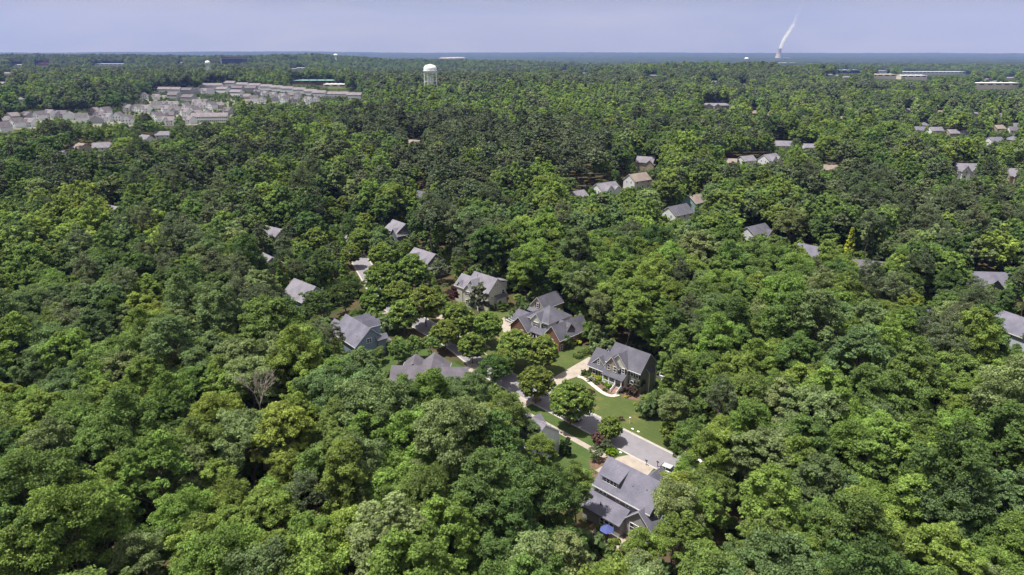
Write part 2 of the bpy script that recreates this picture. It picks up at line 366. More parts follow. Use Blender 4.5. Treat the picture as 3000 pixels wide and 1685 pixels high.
# street: local frame u (down the street, towards lower right), n (across, away)
SY = R(-48.2); UD = (math.cos(SY), math.sin(SY)); ND = (-UD[1], UD[0])
def SW(u, n): return (u*UD[0]+n*ND[0], u*UD[1]+n*ND[1])
def toS(p): return (p[0]*UD[0]+p[1]*UD[1], p[0]*ND[0]+p[1]*ND[1])
RC = toS(((7.18+28.28)/2, (152.4+128.4)/2))[1] + 3.75      # n of the road centre
U0 = toS((7.18, 152.4))[0]                                   # u at the first driveway
road_path = [SW(U0+50, RC), SW(U0+30, RC), SW(U0, RC), SW(U0-22, RC+.4)] + \
    [G(1340,1010), G(1245,955), G(1135,885), G(1078,800), G(1040,740), G(1012,690), G(990,650), G(984,610), G(975,570)]
def smooth_path(P, k=6):
    out = []
    for i in range(len(P)-1):
        p0, p1, p2, p3 = P[max(i-1,0)], P[i], P[i+1], P[min(i+2, len(P)-1)]
        for j in range(k):
            t = j/k; out.append(tuple(.5*((2*p1[a])+(-p0[a]+p2[a])*t+(2*p0[a]-5*p1[a]+4*p2[a]-p3[a])*t*t+(-p0[a]+3*p1[a]-3*p2[a]+p3[a])*t**3) for a in (0, 1)))
    return out + [P[-1]]
RP = smooth_path(road_path)
strip('road', RP, 3.8, 0.03, ASPH)
def kerb(side):
    mb = MB(); 
    V = []; F = []
    prof = [(3.45, 0.034), (3.8, 0.05), (3.82, 0.14), (4.02, 0.14), (4.04, -.02)]; K = len(prof)
    for i, p in enumerate(RP):
        q0 = RP[max(i-1, 0)]; q1 = RP[min(i+1, len(RP)-1)]; d = Vector((q1[0]-q0[0], q1[1]-q0[1])).normalized(); n = Vector((d.y, -d.x))*side
        V += [(p[0]+n.x*o, p[1]+n.y*o, z) for o, z in prof]
    for i in range(len(RP)-1):
        for k in range(K-1):
            f = (i*K+k, i*K+k+1, (i+1)*K+k+1, (i+1)*K+k); F.append(f if side < 0 else f[::-1])
    me = bpy.data.meshes.new('kerb'); me.from_pydata(V, [], F); me.materials.append(CURB); me.update(); tag(add('kerb', me), kind='structure')
kerb(1); kerb(-1)
# lawns either side
sheet('lawn', [SW(U0-60, RC+4.05), SW(U0+36, RC+4.05), SW(U0+33, RC+22), SW(U0+14, RC+31), SW(U0-60, RC+34)], 0.10, LAWN)
sheet('lawn', [SW(U0-60, RC-4.05), SW(U0+44, RC-4.05), SW(U0+44, RC-27), SW(U0-60, RC-22)], 0.10, LAWN2)
sheet('lawn', [G(1100,850), G(1130,935), G(1180,960), G(1120,1010), G(1040,940)], 0.10, LAWN2)
# sidewalk on the near side, driveways, path
SWALK = RC-8.4
strip('sidewalk', [SW(u, SWALK-RC+RC) for u in (U0-16.2, U0+5, U0+27)], .8, 0.115, CONC)
strip('sidewalk', [p for p in RP[22:34]], .8, 0.11, CONC, side=(6.4, 7.6))
DRIVES = {}
def drive(pts, m=CONC, z=0.125): return sheet('driveway', pts, z, m)
drive([G(1572,1128), G(1618,1109), G(1725,1047), G(1742,1052), G(1735,1076), G(1697,1102), G(1668,1112), G(1648,1122), G(1606,1152)])
drive([SW(U0-3.6+1, RC-3.9), SW(U0-9.4+1, RC-3.9), SW(U0-9.0+1, RC-14), SW(U0-3.4+1, RC-12)])
drive([SW(U0+28.6, RC-3.9), SW(U0+35.4, RC-3.9), SW(U0+36.6, RC-9), SW(U0+37, RC-14), SW(U0+27.5, RC-14), SW(U0+27.5, RC-6.5)])
drive([G(1455,945), G(1480,980), G(1520,968), G(1535,930), G(1500,915)])          # cream house turn-around, left of the brick house
drive([G(1085,925), G(1135,960), G(1165,935), G(1135,915)])
drive([G(1385,1065), G(1340,1085), G(1372,1120), G(1420,1080)])
drive([G(1300,905), G(1345,930), G(1330,948), G(1285,930)])
sheet('garden_bed', [G(1700,1095), G(1722,1088), G(1815,1145), G(1795,1165), G(1760,1153), G(1725,1125)], 0.115, MULCH)
sheet('garden_bed', [G(1820,1150), G(1880,1158), G(1925,1166), G(1905,1178), G(1860,1174), G(1822,1166)], 0.115, MULCH)
sheet('garden_bed', [G(1715,1020), G(1755,1005), G(1760,1022), G(1725,1040)], 0.118, MULCH)
sheet('garden_bed', [G(1725,1350), G(1800,1335), G(1775,1400), G(1735,1400)], 0.118, MULCH)
sheet('garden_bed', [G(1725,1545), G(1760,1500), G(1850,1580), G(1800,1600)], 0.11, MULCH)
strip('garden_path', smooth_path([G(1693,1104), G(1712,1110), G(1739,1131), G(1765,1151), G(1790,1161), G(1812,1157)], 4), .62, 0.13, mat('pale concrete', (0.52, 0.48, 0.44), .9, noise=(.8, (.42, .39, .35), 5)))
sheet('patio', [G(1735,1560), G(1765,1515), G(1835,1585), G(1800,1620)], 0.12, CONC)
sheet('road_patch', [SW(U0+17.2, RC+.6), SW(U0+19.4, RC+.6), SW(U0+19.4, RC+2.6), SW(U0+17.2, RC+2.6)], 0.034, mat('asphalt patch', (0.075, 0.07, 0.078), .95))
for (x_, y_, rx_) in ((1677, 1232, 1.5), (1573, 1172, 1.3)):
    c_ = G(x_, y_); sheet('garden_bed', [(c_[0]+rx_*math.cos(a*math.pi/6), c_[1]+rx_*math.sin(a*math.pi/6)) for a in range(12)], 0.118, MULCH)
clear(*SW(U0, RC), SY, -62, 27, 0, 11); clear(*SW(U0, RC), SY, -62, 17, 11, 30); clear(*SW(U0, RC), SY, -62, -10, -13, 4); clear(*SW(U0, RC), SY, -10, 41, -20, 4)
for i in range(20, 48):
    clear(RP[i][0], RP[i][1], 0, -3.6, 3.6, -5, 5)
clear(*G(1100, 900), 0, -14, 14, -14, 14); clear(*G(1782, 1560), 0, -5.5, 4.5, -6, 4)

# ================================================================== HOUSES
class House:
    def __init__(s, name, o, yaw, label, cat='house', group=None, z=0.0):
        s.root = empty(name, (o[0], o[1], z), R(yaw), label, cat, group); s.o = o; s.yaw = R(yaw); s.walls = {}; s.roofs = {}
        s.name = name; KIDS[s.root.name] = []
    def wl(s, p): return s.walls.setdefault(p, MB())
    def rf(s, m): return s.roofs.setdefault(m.name, (MB(), m))[0]
    def block(s, x0, x1, y0, y1, ze, zr, wall, roof, axis='x', z0=0.0, over=.45, hip=False, t=.18, clr=True):
        W = s.wl(wall.name); Rf = s.rf(roof)
        if axis == 'x': a0, a1, b0, b1 = x0, x1, y0, y1
        else: a0, a1, b0, b1 = y0, y1, x0, x1
        bc = (b0+b1)/2; hw = (b1-b0)/2; sl = (zr-ze)/hw
        if hip:
            W.box(x0, x1, y0, y1, z0, ze)
            o = over; zb = ze - 0.02; ins = min(hw, (a1-a0)/2 - .2)
            P2 = [(a0-o, b0-o), (a1+o, b0-o), (a1+o, b1+o), (a0-o, b1+o)]
            P = [(*p, zb) for p in P2] + [(*p, zb+t) for p in P2] + [(a0+ins, bc, zr), (a1-ins, bc, zr)]
            if axis == 'y': P = [(p[1], p[0], p[2]) for p in P]
            F = [(4,5,9,8), (5,6,9), (6,7,8,9), (7,4,8)]; F2 = [(0,1,5,4), (1,2,6,5), (2,3,7,6), (3,0,4,7), (3,2,1,0)]
            if axis == 'y': F = [f[::-1] for f in F]; F2 = [f[::-1] for f in F2]
            Rf.poly(P, F, 0); Rf.poly(P, F2, 1)
        else:
            W.prism([(b0, z0), (b1, z0), (b1, ze), (bc, zr), (b0, ze)], a0, a1, axis)
            o = over; e = zr + .01
            up = [(b0-o, ze-o*sl), (bc, zr), (b1+o, ze-o*sl)]
            for i in (0, 1):
                (p, zp), (q, zq) = up[i], up[i+1]
                Rf.prism([(p, zp+.02), (q, zq+.02), (q, zq+t), (p, zp+t)], a0-o*.8, a1+o*.8, axis, 0, 1)
                # white fascia board along the eave
                pe, pz = (p, zp) if i == 0 else (q, zq); d = -.04 if i == 0 else .04
                Rf.box(*((a0-o*.8, a1+o*.8, min(pe, pe+d), max(pe, pe+d)) if axis == 'x' else (min(pe, pe+d), max(pe, pe+d), a0-o*.8, a1+o*.8)), pz-.06, pz+t-.01, 1)
        if clr: clear(s.o[0], s.o[1], s.yaw, x0-1.5, x1+1.5, y0-1.5, y1+1.5)
    def shed(s, x0, x1, y0, y1, zy0, zy1, roof, over=.2, t=.14, axis='y'):
        Rf = s.rf(roof)
        if axis == 'y': Rf.prism([(y0, zy0), (y1, zy1), (y1, zy1+t), (y0, zy0+t)], x0-over, x1+over, 'x', 0, 1)
        else: Rf.prism([(x0, zy0), (x1, zy1), (x1, zy1+t), (x0, zy0+t)], y0-over, y1+over, 'y', 0, 1)
    def window(s, x, y, z, w=.95, h=1.4, face='-y', shutter=False, mull=1, parent=None, pane=GLASS):
        def bx(mb, u0, u1, d0, d1, z0, z1, m=0):
            d0, d1 = (d0, d1) if d0 < d1 else (d1, d0)
            if face == '-y': mb.box(x+u0, x+u1, y-d1, y-d0, z0, z1, m)
            elif face == '+y': mb.box(x+u0, x+u1, y+d0, y+d1, z0, z1, m)
            elif face == '+x': mb.box(x+d0, x+d1, y+u0, y+u1, z0, z1, m)
            else: mb.box(x-d1, x-d0, y+u0, y+u1, z0, z1, m)
        f = MB(); hw = w/2; fr = .09
        for q in ((-hw-fr, -hw, z-fr, z+h+fr), (hw, hw+fr, z-fr, z+h+fr), (-hw, hw, z-fr, z), (-hw, hw, z+h, z+h+fr), (-hw, hw, z+h/2-.03, z+h/2+.03)):
            bx(f, q[0], q[1], -.02, .09, q[2], q[3])
        for k in range(1, mull): bx(f, -hw+w*k/mull-.05, -hw+w*k/mull+.05, -.02, .085, z, z+h/2-.03); bx(f, -hw+w*k/mull-.05, -hw+w*k/mull+.05, -.02, .085, z+h/2+.03, z+h)
        fo = f.obj('window', TRIM, parent or s.root); KIDS[s.root.name].append(fo)
        p = MB(); bx(p, -hw+.005, hw-.005, -.01, .05, z+.005, z+h-.005); po = p.obj('pane', pane, fo); KIDS[fo.name] = [po]
        if shutter:
            for k in (-1, 1):
                q = MB(); u = k*(hw+fr+.24); bx(q, u-.22, u+.22, .0, .07, z-.05, z+h+.05); KIDS[fo.name].append(q.obj('shutter', SHUT, fo))
        return fo
    def part(s, name, mb, m, parent=None, smooth=False):
        o = mb.obj(name, m, parent or s.root, smooth)
        (KIDS[s.root.name] if parent is None else KIDS.setdefault(parent.name, [])).append(o); return o
    def finish(s, trim=TRIM):
        for k, mb in s.walls.items(): KIDS[s.root.name].append(mb.obj('wall', MATS[k], s.root))
        for k, (mb, m) in s.roofs.items(): KIDS[s.root.name].append(mb.obj('roof', [m, trim], s.root))
        return s.root
    def vent(s, x, y, z, dark=False):
        v = MB(); v.cyl((x, y, z-.3), .09, .07, .75, 8); s.part('roof_vent', v, DARKM if dark else METAL)

GREEN = siding('sage siding', (0.21, 0.22, 0.185)); CREAM = siding('cream siding', (0.50, 0.49, 0.44)); TAN = siding('tan siding', (0.36, 0.31, 0.25))
BLUE = siding('blue siding', (0.20, 0.26, 0.34)); WHITE = siding('white siding', (0.66, 0.68, 0.72)); GREY = siding('grey siding', (0.33, 0.31, 0.32))
DGREY = siding('slate siding', (0.13, 0.145, 0.165)); TEAL = siding('teal siding', (0.24, 0.37, 0.38)); LBLUE = siding('pale blue siding', (0.48, 0.53, 0.62))

# --- the sage house with the stone gable
h = House('house', (21.0, 169.8), -45, 'sage green two storey house with stone gable, white porch and brick steps')
h.block(5.5, 16.2, 1.0, 8.4, 6.4, 10.3, GREEN, SH_D)
h.block(-.5, 5.9, .8, 8.0, 3.2, 7.0, GREEN, SH_D)
h.block(.8, 5.2, 4.6, 9.4, 4.6, 7.7, GREEN, SH_D, axis='y')
h.block(.25, 4.75, 1.35, 4.5, 3.75, 5.9, GREEN, SH_D, axis='y', z0=3.4, over=.3)
h.block(6.9, 12.4, .35, 4.6, 6.35, 9.5, CREAM, SH_D, axis='y', over=.4)
h.block(6.25, 9.95, -.35, 3.4, 6.2, 8.5, STONE, SH_D, axis='y', z0=3.5, over=.45)
h.wl('cream siding').box(6.3, 12.3, .32, 1.2, 0.05, 6.3)
h.shed(5.9, 12.3, -1.7, .36, 3.25, 4.5, SH_D)
b = MB(); b.box(16.2, 17.0, 3.9, 6.3, 0, 5.6); h.wl('sage siding').box(16.18, 17.0, 3.9, 6.3, 0, 5.6)
h.shed(16.0, 17.25, 3.7, 6.5, 6.7, 5.55, SH_D, axis='x')
b = MB(); b.box(5.9, 12.3, -1.6, .33, .85, 1.05); h.part('porch_floor', b, mat('porch floor', (.30, .27, .26)))
for x_ in (6.1, 8.1, 10.1, 12.1):
    b = MB(); b.box(x_-.12, x_+.12, -1.55, -1.31, 1.05, 3.27); h.part('porch_column', b, TRIM)
b = MB(); b.box(6.0, 12.2, -1.5, .3, 0, .84); h.part('porch_base', b, BRICKM)
b = MB()
for k in range(6): b.box(10.25, 12.0, -1.6-.28*(k+1), -1.6-.28*k, 0, .9-.15*k)
h.part('steps', b, STEPM)
for x_ in (10.15, 12.1):
    b = MB(); b.prism([(-1.6, 1.05), (-3.35, .15), (-3.35, 1.0), (-1.6, 1.95)], x_-.045, x_+.045, 'x'); b.box(x_-.1, x_+.1, -3.5, -3.3, 0, 1.15); h.part('railing', b, TRIM)
for a_, b_ in ((6.25, 7.95), (8.25, 9.95)):
    b = MB(); b.box(a_, b_, -1.47, -1.39, 1.85, 1.95); b.box(a_, b_, -1.47, -1.39, 1.15, 1.22)
    for q in np.arange(a_, b_, .2): b.box(q, q+.06, -1.46, -1.40, 1.22, 1.85)
    h.part('railing', b, TRIM)
b = MB(); b.box(10.6, 11.6, .2, .34, 1.05, 3.1); h.part('door', b, mat('dark door', (.06, .03, .03)))
h.window(7.2, .32, 1.7, 1.1, 1.3); h.window(9.1, .32, 1.7, 1.3, 1.3, mull=2)
h.window(1.3, .8, 1.1, 1.0, 1.7, shutter=True); h.window(4.3, .8, 1.1, 1.0, 1.7, shutter=True); h.window(2.4, 1.35, 4.0, .7, 1.0)
h.window(7.1, -.35, 4.6, .8, 1.4); h.window(9.1, -.35, 4.6, .8, 1.4); h.window(11.3, .32, 4.7, .9, 1.3, shutter=True)
h.window(13.6, 1.0, 4.5, .9, 1.6, shutter=True); h.window(15.2, 1.0, 4.5, .9, 1.6, shutter=True); h.window(13.7, 1.0, 1.3, .95, 1.8, shutter=True)
b = MB(); b.box(16.3, 18.6, 8.2, 10.2, 2.4, 2.55); 
for q in ((16.4, 10.0), (18.4, 10.0), (18.4, 8.4)): b.box(q[0]-.07, q[0]+.07, q[1]-.07, q[1]+.07, 0, 3.4)
b.box(16.3, 18.6, 10.05, 10.15, 3.3, 3.4); h.part('deck', b, TRIM)
b = MB(); b.box(16.21, 16.31, 7.9, 8.0, .1, 6.2); h.part('downspout', b, TRIM); b = MB(); b.box(17.01, 17.09, 3.92, 4.02, .1, 5.6); h.part('downspout', b, TRIM)
h.vent(13.0, 6.2, 9.0, True); h.vent(9.0, 5.9, 9.4); h.vent(1.0, 5.6, 6.2); h.finish(); H3 = h
protect([(1722,1065),(1745,1010),(1805,1003),(1900,1035),(1932,1075),(1925,1150),(1860,1165),(1830,1150),(1770,1165),(1700,1110),(1720,1095)], 200)
# open ground seen around the street
protect([(1525,1185),(1560,1165),(1620,1100),(1720,1040),(1730,1070),(1690,1105),(1760,1160),(1850,1180),(1925,1195),(1905,1250),(1900,1320),(1975,1345),(1975,1385),(1930,1395),(1860,1370),(1800,1355),(1740,1350),(1690,1340),(1650,1280),(1600,1215)], 175)
LAND += [(1820, 1080, 'the stone gabled house')]

# --- cream house
h = House('house', (-15.2, 223.6), -45, 'cream two storey house with grey roof, twin front gables and black shutters')
h.block(-3, 8.3, 1.7, 10.3, 6.7, 10.9, CREAM, SH_G)
h.block(-8, -2.6, .9, 8.0, 6.2, 9.3, CREAM, SH_G)
h.block(-7.0, -4.0, .7, 4, 6.25, 7.9, CREAM, SH_G, axis='y', over=.3)
h.block(-1.9, 3.5, .8, 5, 6.75, 9.8, CREAM, SH_G, axis='y')
h.block(-1.7, 2.0, -.3, 3, 6.3, 8.3, CREAM, SH_G, axis='y', over=.4)
h.shed(5.2, 8.4, 7.6, 11, 9.9, 9.0, SH_G); h.wl('cream siding').box(5.4, 8.27, 7.2, 10.6, 7, 8.95)
h.wl('cream siding').box(8.28, 9.4, 4.8, 9.4, 0, 4.0); h.shed(8.2, 9.6, 4.6, 9.6, 5.0, 3.95, SH_D, axis='x')
h.window(.15, -.3, 4.3, 1.9, 1.4, mull=2, shutter=True); h.window(.15, -.3, 1.0, 2.3, 1.6, mull=3)
h.window(8.3, 3.4, 3.8, .5, 1.2, face='+x'); h.window(8.3, 5.3, 8.1, .45, 1.0, face='+x'); h.window(8.3, 6.2, 8.1, .45, 1.1, face='+x'); h.window(8.3, 8.8, 4.9, 1.2, 1.3, face='+x')
h.shed(2.0, 5.5, -.6, 1.7, 2.7, 3.3, SH_G)
for x_ in (2.3, 5.2): b = MB(); b.box(x_-.13, x_+.13, -.5, -.24, 0, 2.75); h.part('porch_column', b, TRIM)
b = MB(); b.box(.9, 1.0, 3.5, 3.6, 10.5, 11.4); h.part('roof_vent', b, DARKM)
h.finish()
protect([(1312,840),(1345,798),(1385,790),(1470,808),(1480,835),(1478,890),(1440,895),(1395,880),(1340,870)], 245)
LAND += [(1395, 835, 'the cream house')]

# --- brick house
h = House('house', (13.9, 185.8), -45, 'red brick house with charcoal hipped roof, dormer and white columned porch')
h.block(-5.9, .1, .1, 13.6, 3.9, 7.3, BRICKM, SH_D, axis='y')
h.block(-13.6, -5.6, 1.5, 11.3, 6.9, 10.5, CREAM, SH_D, hip=True)
h.block(-12.1, -8.1, .9, 5, 6.9, 9.0, CREAM, SH_D, axis='y', z0=4, over=.35)
h.block(-18.4, -11.2, -1.9, 8, 3.9, 7.4, BRICKM, SH_D, axis='y')
h.block(-22.5, -15, 3, 9, 3.4, 5.9, BRICKM, SH_D)
h.block(-10, -1, 3.5, 9, 4.0, 7.0, BRICKM, SH_D)
h.shed(-11.0, -4.9, -1.3, 1.6, 3.7, 5.1, SH_D)
for x_ in (-10.6, -8.2, -6.9, -5.3): b = MB(); b.box(x_-.17, x_+.17, -1.1, -.76, 1.0, 3.75); h.part('porch_column', b, TRIM)
b = MB(); b.box(-10.9, -5.0, -1.2, 1.5, .1, 1.0); h.part('porch_floor', b, BRICKM)
b = MB()
for k in range(6): b.box(-8.3, -6.9, -1.2-.3*(k+1), -1.2-.3*k, 0, .85-.14*k)
h.part('steps', b, STEPM)
for x_ in (-8.4, -6.8): b = MB(); b.prism([(-1.2, 1.0), (-3.2, .1), (-3.2, .95), (-1.2, 1.9)], x_-.05, x_+.05, 'x'); h.part('railing', b, TRIM)
h.window(-10.1, .9, 4.9, 1.7, 1.4, mull=2, shutter=True); h.window(-7.0, 1.5, 4.9, .9, 1.4, shutter=True)
h.window(-13.4, -1.9, 2.0, .9, 1.6, shutter=True); h.window(-2.9, .1, 1.6, 1.1, 1.6); h.window(.1, 7.2, 2.3, .9, 1.2, face='+x'); h.window(.1, 1.2, .4, .8, 1.6, face='+x')
h.wl('cream siding').box(-13.58, -5.62, 1.52, 3, 3.9, 6.8)
h.vent(-1.5, 9.0, 7.0, True); h.vent(-1.2, 5.0, 6.2); h.vent(-8.2, 7.8, 9.4)
fl = MB(); fl.poly([(-9.3, -1.5, 2.2), (-8.9, -1.7, 2.1), (-8.8, -1.6, 3.1), (-9.2, -1.45, 3.2), (-9.3, -1.47, 2.2), (-8.9, -1.67, 2.1), (-8.8, -1.57, 3.1), (-9.2, -1.42, 3.2)], [(0,1,2,3), (7,6,5,4), (0,4,5,1), (1,5,6,2), (2,6,7,3), (3,7,4,0)])
h.part('flag', fl, mat('flag cloth', (.5, .12, .14), .8, noise=(4, (.7, .6, .6), 1)))
h.finish()
protect([(1488,950),(1515,915),(1550,905),(1590,890),(1665,920),(1700,918),(1722,950),(1718,1000),(1680,1035),(1648,1035),(1600,1000),(1580,1005),(1540,990),(1500,960)], 212)
protect([(1440,940),(1500,905),(1540,905),(1535,960),(1480,970)], 215)
LAND += [(1600, 960, 'the brick house')]
# detached garage behind it
h = House('garage', (13.9, 185.8), -45, 'tan gabled garage with charcoal roof standing behind the brick house', 'garage')
h.block(-23.8, -18.2, 13.2, 22.5, 5.4, 8.4, TAN, SH_D, axis='y')
h.shed(-24.2, -17.8, 11.6, 13.3, 3.6, 4.4, SH_D); h.window(-21, 13.2, 5.0, .8, 1.4, shutter=True)
b = MB(); b.box(-22.6, -19.4, 13.08, 13.19, .1, 2.6); h.part('garage_door', b, TRIM)
h.finish()
protect([(1545,888),(1570,868),(1620,850),(1640,885),(1640,915),(1590,905)], 222)

# --- slate blue house with three dormers
h = House('house', (-38.0, 188.7), -50, 'blue grey house with broad roof and three street side dormers')
h.block(-11, 3.4, -11.5, -1.9, 4.9, 9.2, BLUE, SH_P)
h.block(-16.5, -11, -10.8, -5.2, 3.6, 6.4, BLUE, SH_P)
for x_ in (-7.9, -5.2, -2.5): h.block(x_-1.1, x_+1.1, -6, -.7, 7.6, 9.0, BLUE, SH_P, axis='y', z0=4.5, over=.25, clr=False)
h.shed(-1, 4.0, -1.9, .9, 4.4, 3.2, SH_P); h.wl('blue siding').box(3.41, 3.9, -4.6, -1.9, 0, 5.2)
h.shed(3.3, 4.6, -4.9, -1.6, 6.4, 5.1, SH_P, axis='x')
h.window(3.4, -7.2, 4.9, 1.5, 1.3, face='+x', mull=2); h.window(3.4, -4.0-5, 1.4, 1.0, 1.5, face='+x')
for x_, y_ in ((-3.6, -9.5), (1.0, -9.8)): h.vent(x_, y_, 6.8)
h.finish()
protect([(965,955),(1005,918),(1060,925),(1090,945),(1150,1002),(1145,1010),(1085,1000),(1040,975),(1010,985),(985,965)], 205)
protect([(1095,930),(1160,925),(1165,975),(1130,990)], 215)
LAND += [(1050, 960, 'the blue grey house')]

# --- white walled house, right of centre, mostly behind trees
h = House('house', (10.4, 131.8), -46, 'white sided house with a blank gable wall beside two tall dark evergreens')
h.block(-14, 0, -9.5, 0, 5.6, 9.0, WHITE, SH_G)
h.block(-9.0, -5.4, -3, 1.2, 4.6, 6.4, WHITE, SH_G, axis='y')
h.window(0, -6.2, 3.2, .8, 1.5, face='+x', shutter=True); h.window(0, -6.2, .6, .8, 1.5, face='+x')
h.vent(-.8, -2.0, 7.3)
h.finish()
protect([(1605,1262),(1640,1275),(1636,1335),(1612,1320),(1598,1290)], 145); protect([(1562,1222),(1585,1208),(1592,1222),(1570,1240)], 150)

# --- low brown grey roofed house
o6 = G(1146, 1072, 6.0); p6 = G(1250, 1072, 6.0); yw6 = math.degrees(math.atan2(p6[1]-o6[1], p6[0]-o6[0])); w6 = math.hypot(p6[0]-o6[0], p6[1]-o6[1])
h = House('house', o6, yw6, 'low house under a wide brown grey roof with two small rear gables')
h.block(.4, w6+1, -5.0, 5.0, 3.4, 6.0, GREY, SH_B)
g0 = G(1263, 1050, 6.6); 
def loc(h, p): dx, dy = p[0]-h.o[0], p[1]-h.o[1]; c, s = math.cos(h.yaw), math.sin(h.yaw); return (dx*c+dy*s, -dx*s+dy*c)
gx = loc(h, g0)[0]
h.block(gx-7.5, gx-1.8, 1.5, 7.2, 3.7, 6.0, GREY, SH_B, axis='y')
h.block(gx-3.2, gx+4.6, -4.0, 6.4, 3.8, 6.8, GREY, SH_B, axis='y')
h.block(gx+3.5, gx+10, -5.5, 3.6, 3.5, 6.0, GREY, SH_B)
h.vent(4, -1.2, 5.5); h.vent(gx+3.2, 1, 5.6); h.vent(gx+2.6, -1.5, 5.4)
h.finish()
protect([(1145,1072),(1250,1070),(1225,1048),(1240,1052),(1262,1049),(1310,1070),(1355,1047),(1360,1053),(1315,1080),(1290,1098),(1260,1090),(1225,1090),(1200,1100),(1145,1104)], 185)
protect([(1285,1035),(1345,1045),(1370,1060),(1340,1080),(1300,1062)], 200)
LAND += [(1220, 1075, 'the low brown roof')]

# --- big grey house at the bottom
h = House('house', (21.4, 105.9), -45, 'large grey house with mottled roof, shed dormer and rear lean-to beside the patio')
h.block(-7.9, 4.6, .2, 9.0, 6.3, 10.0, GREY, SH_P)
h.block(.4, 6.3, -1.2, 7.5, 3.6, 6.5, GREY, SH_P, axis='y')
h.wl('grey siding').box(-8.3, .45, -2.8, .25, 0, 3.1)
h.shed(-8.5, .4, -3.3, .25, 2.75, 4.7, SH_P)
h.shed(-7.0, -3.0, .75, 4.7, 8.15, 9.9, SH_P); h.wl('grey siding').prism([(1.05, 6.6), (4.5, 6.6), (4.5, 9.75), (1.05, 8.2)], -6.85, -3.15, 'x')
for k in range(4): h.window(-6.25+.83*k, 1.05, 7.15, .66, .85)
for x_ in (-7.2, -6.3, -5.4): h.window(x_, .2, 4.9, .7, .9)
h.window(-2.4, .2, 4.95, .7, .8); h.window(-.2, .2, 4.95, .6, .8)
h.window(-3.6, -2.8, .9, .8, 1.3); h.window(-2.5, -2.8, .9, .8, 1.3); h.window(-1.4, -2.8, .9, .8, 1.3)
h.window(2.0, -1.2, 1.7, .9, 1.6); h.window(3.0, -1.2, 1.7, .9, 1.6); h.window(5.0, -1.2, .9, .9, 1.5)
h.block(-4.2, .8, 8.6, 13.6, 3.7, 6.4, GREY, SH_P, axis='y'); h.block(4.6, 10, 2.2, 8.2, 4.2, 7.2, GREY, SH_P)
for q in ((-5.2, 3.6, 9.3), (-.2, 3.9, 9.0), (-.4, 4.3, 9.2)): h.vent(*q)
for q in ((.5, 4.1, 9.1), (-.6, 2.2, 7.9), (2.2, 2.6, 8.3), (-5.0, -1.6, 4.0)): h.vent(*q, dark=True)
h.finish()
protect([(1752,1340),(1785,1340),(1870,1375),(1895,1345),(1945,1370),(1950,1415),(1910,1490),(1880,1540),(1905,1550),(1830,1545),(1790,1560),(1765,1525),(1730,1480),(1760,1430),(1745,1400)], 135)
protect([(1735,1555),(1765,1535),(1800,1540),(1800,1570),(1770,1600)], 122)
LAND += [(1830, 1440, 'the large bottom house')]

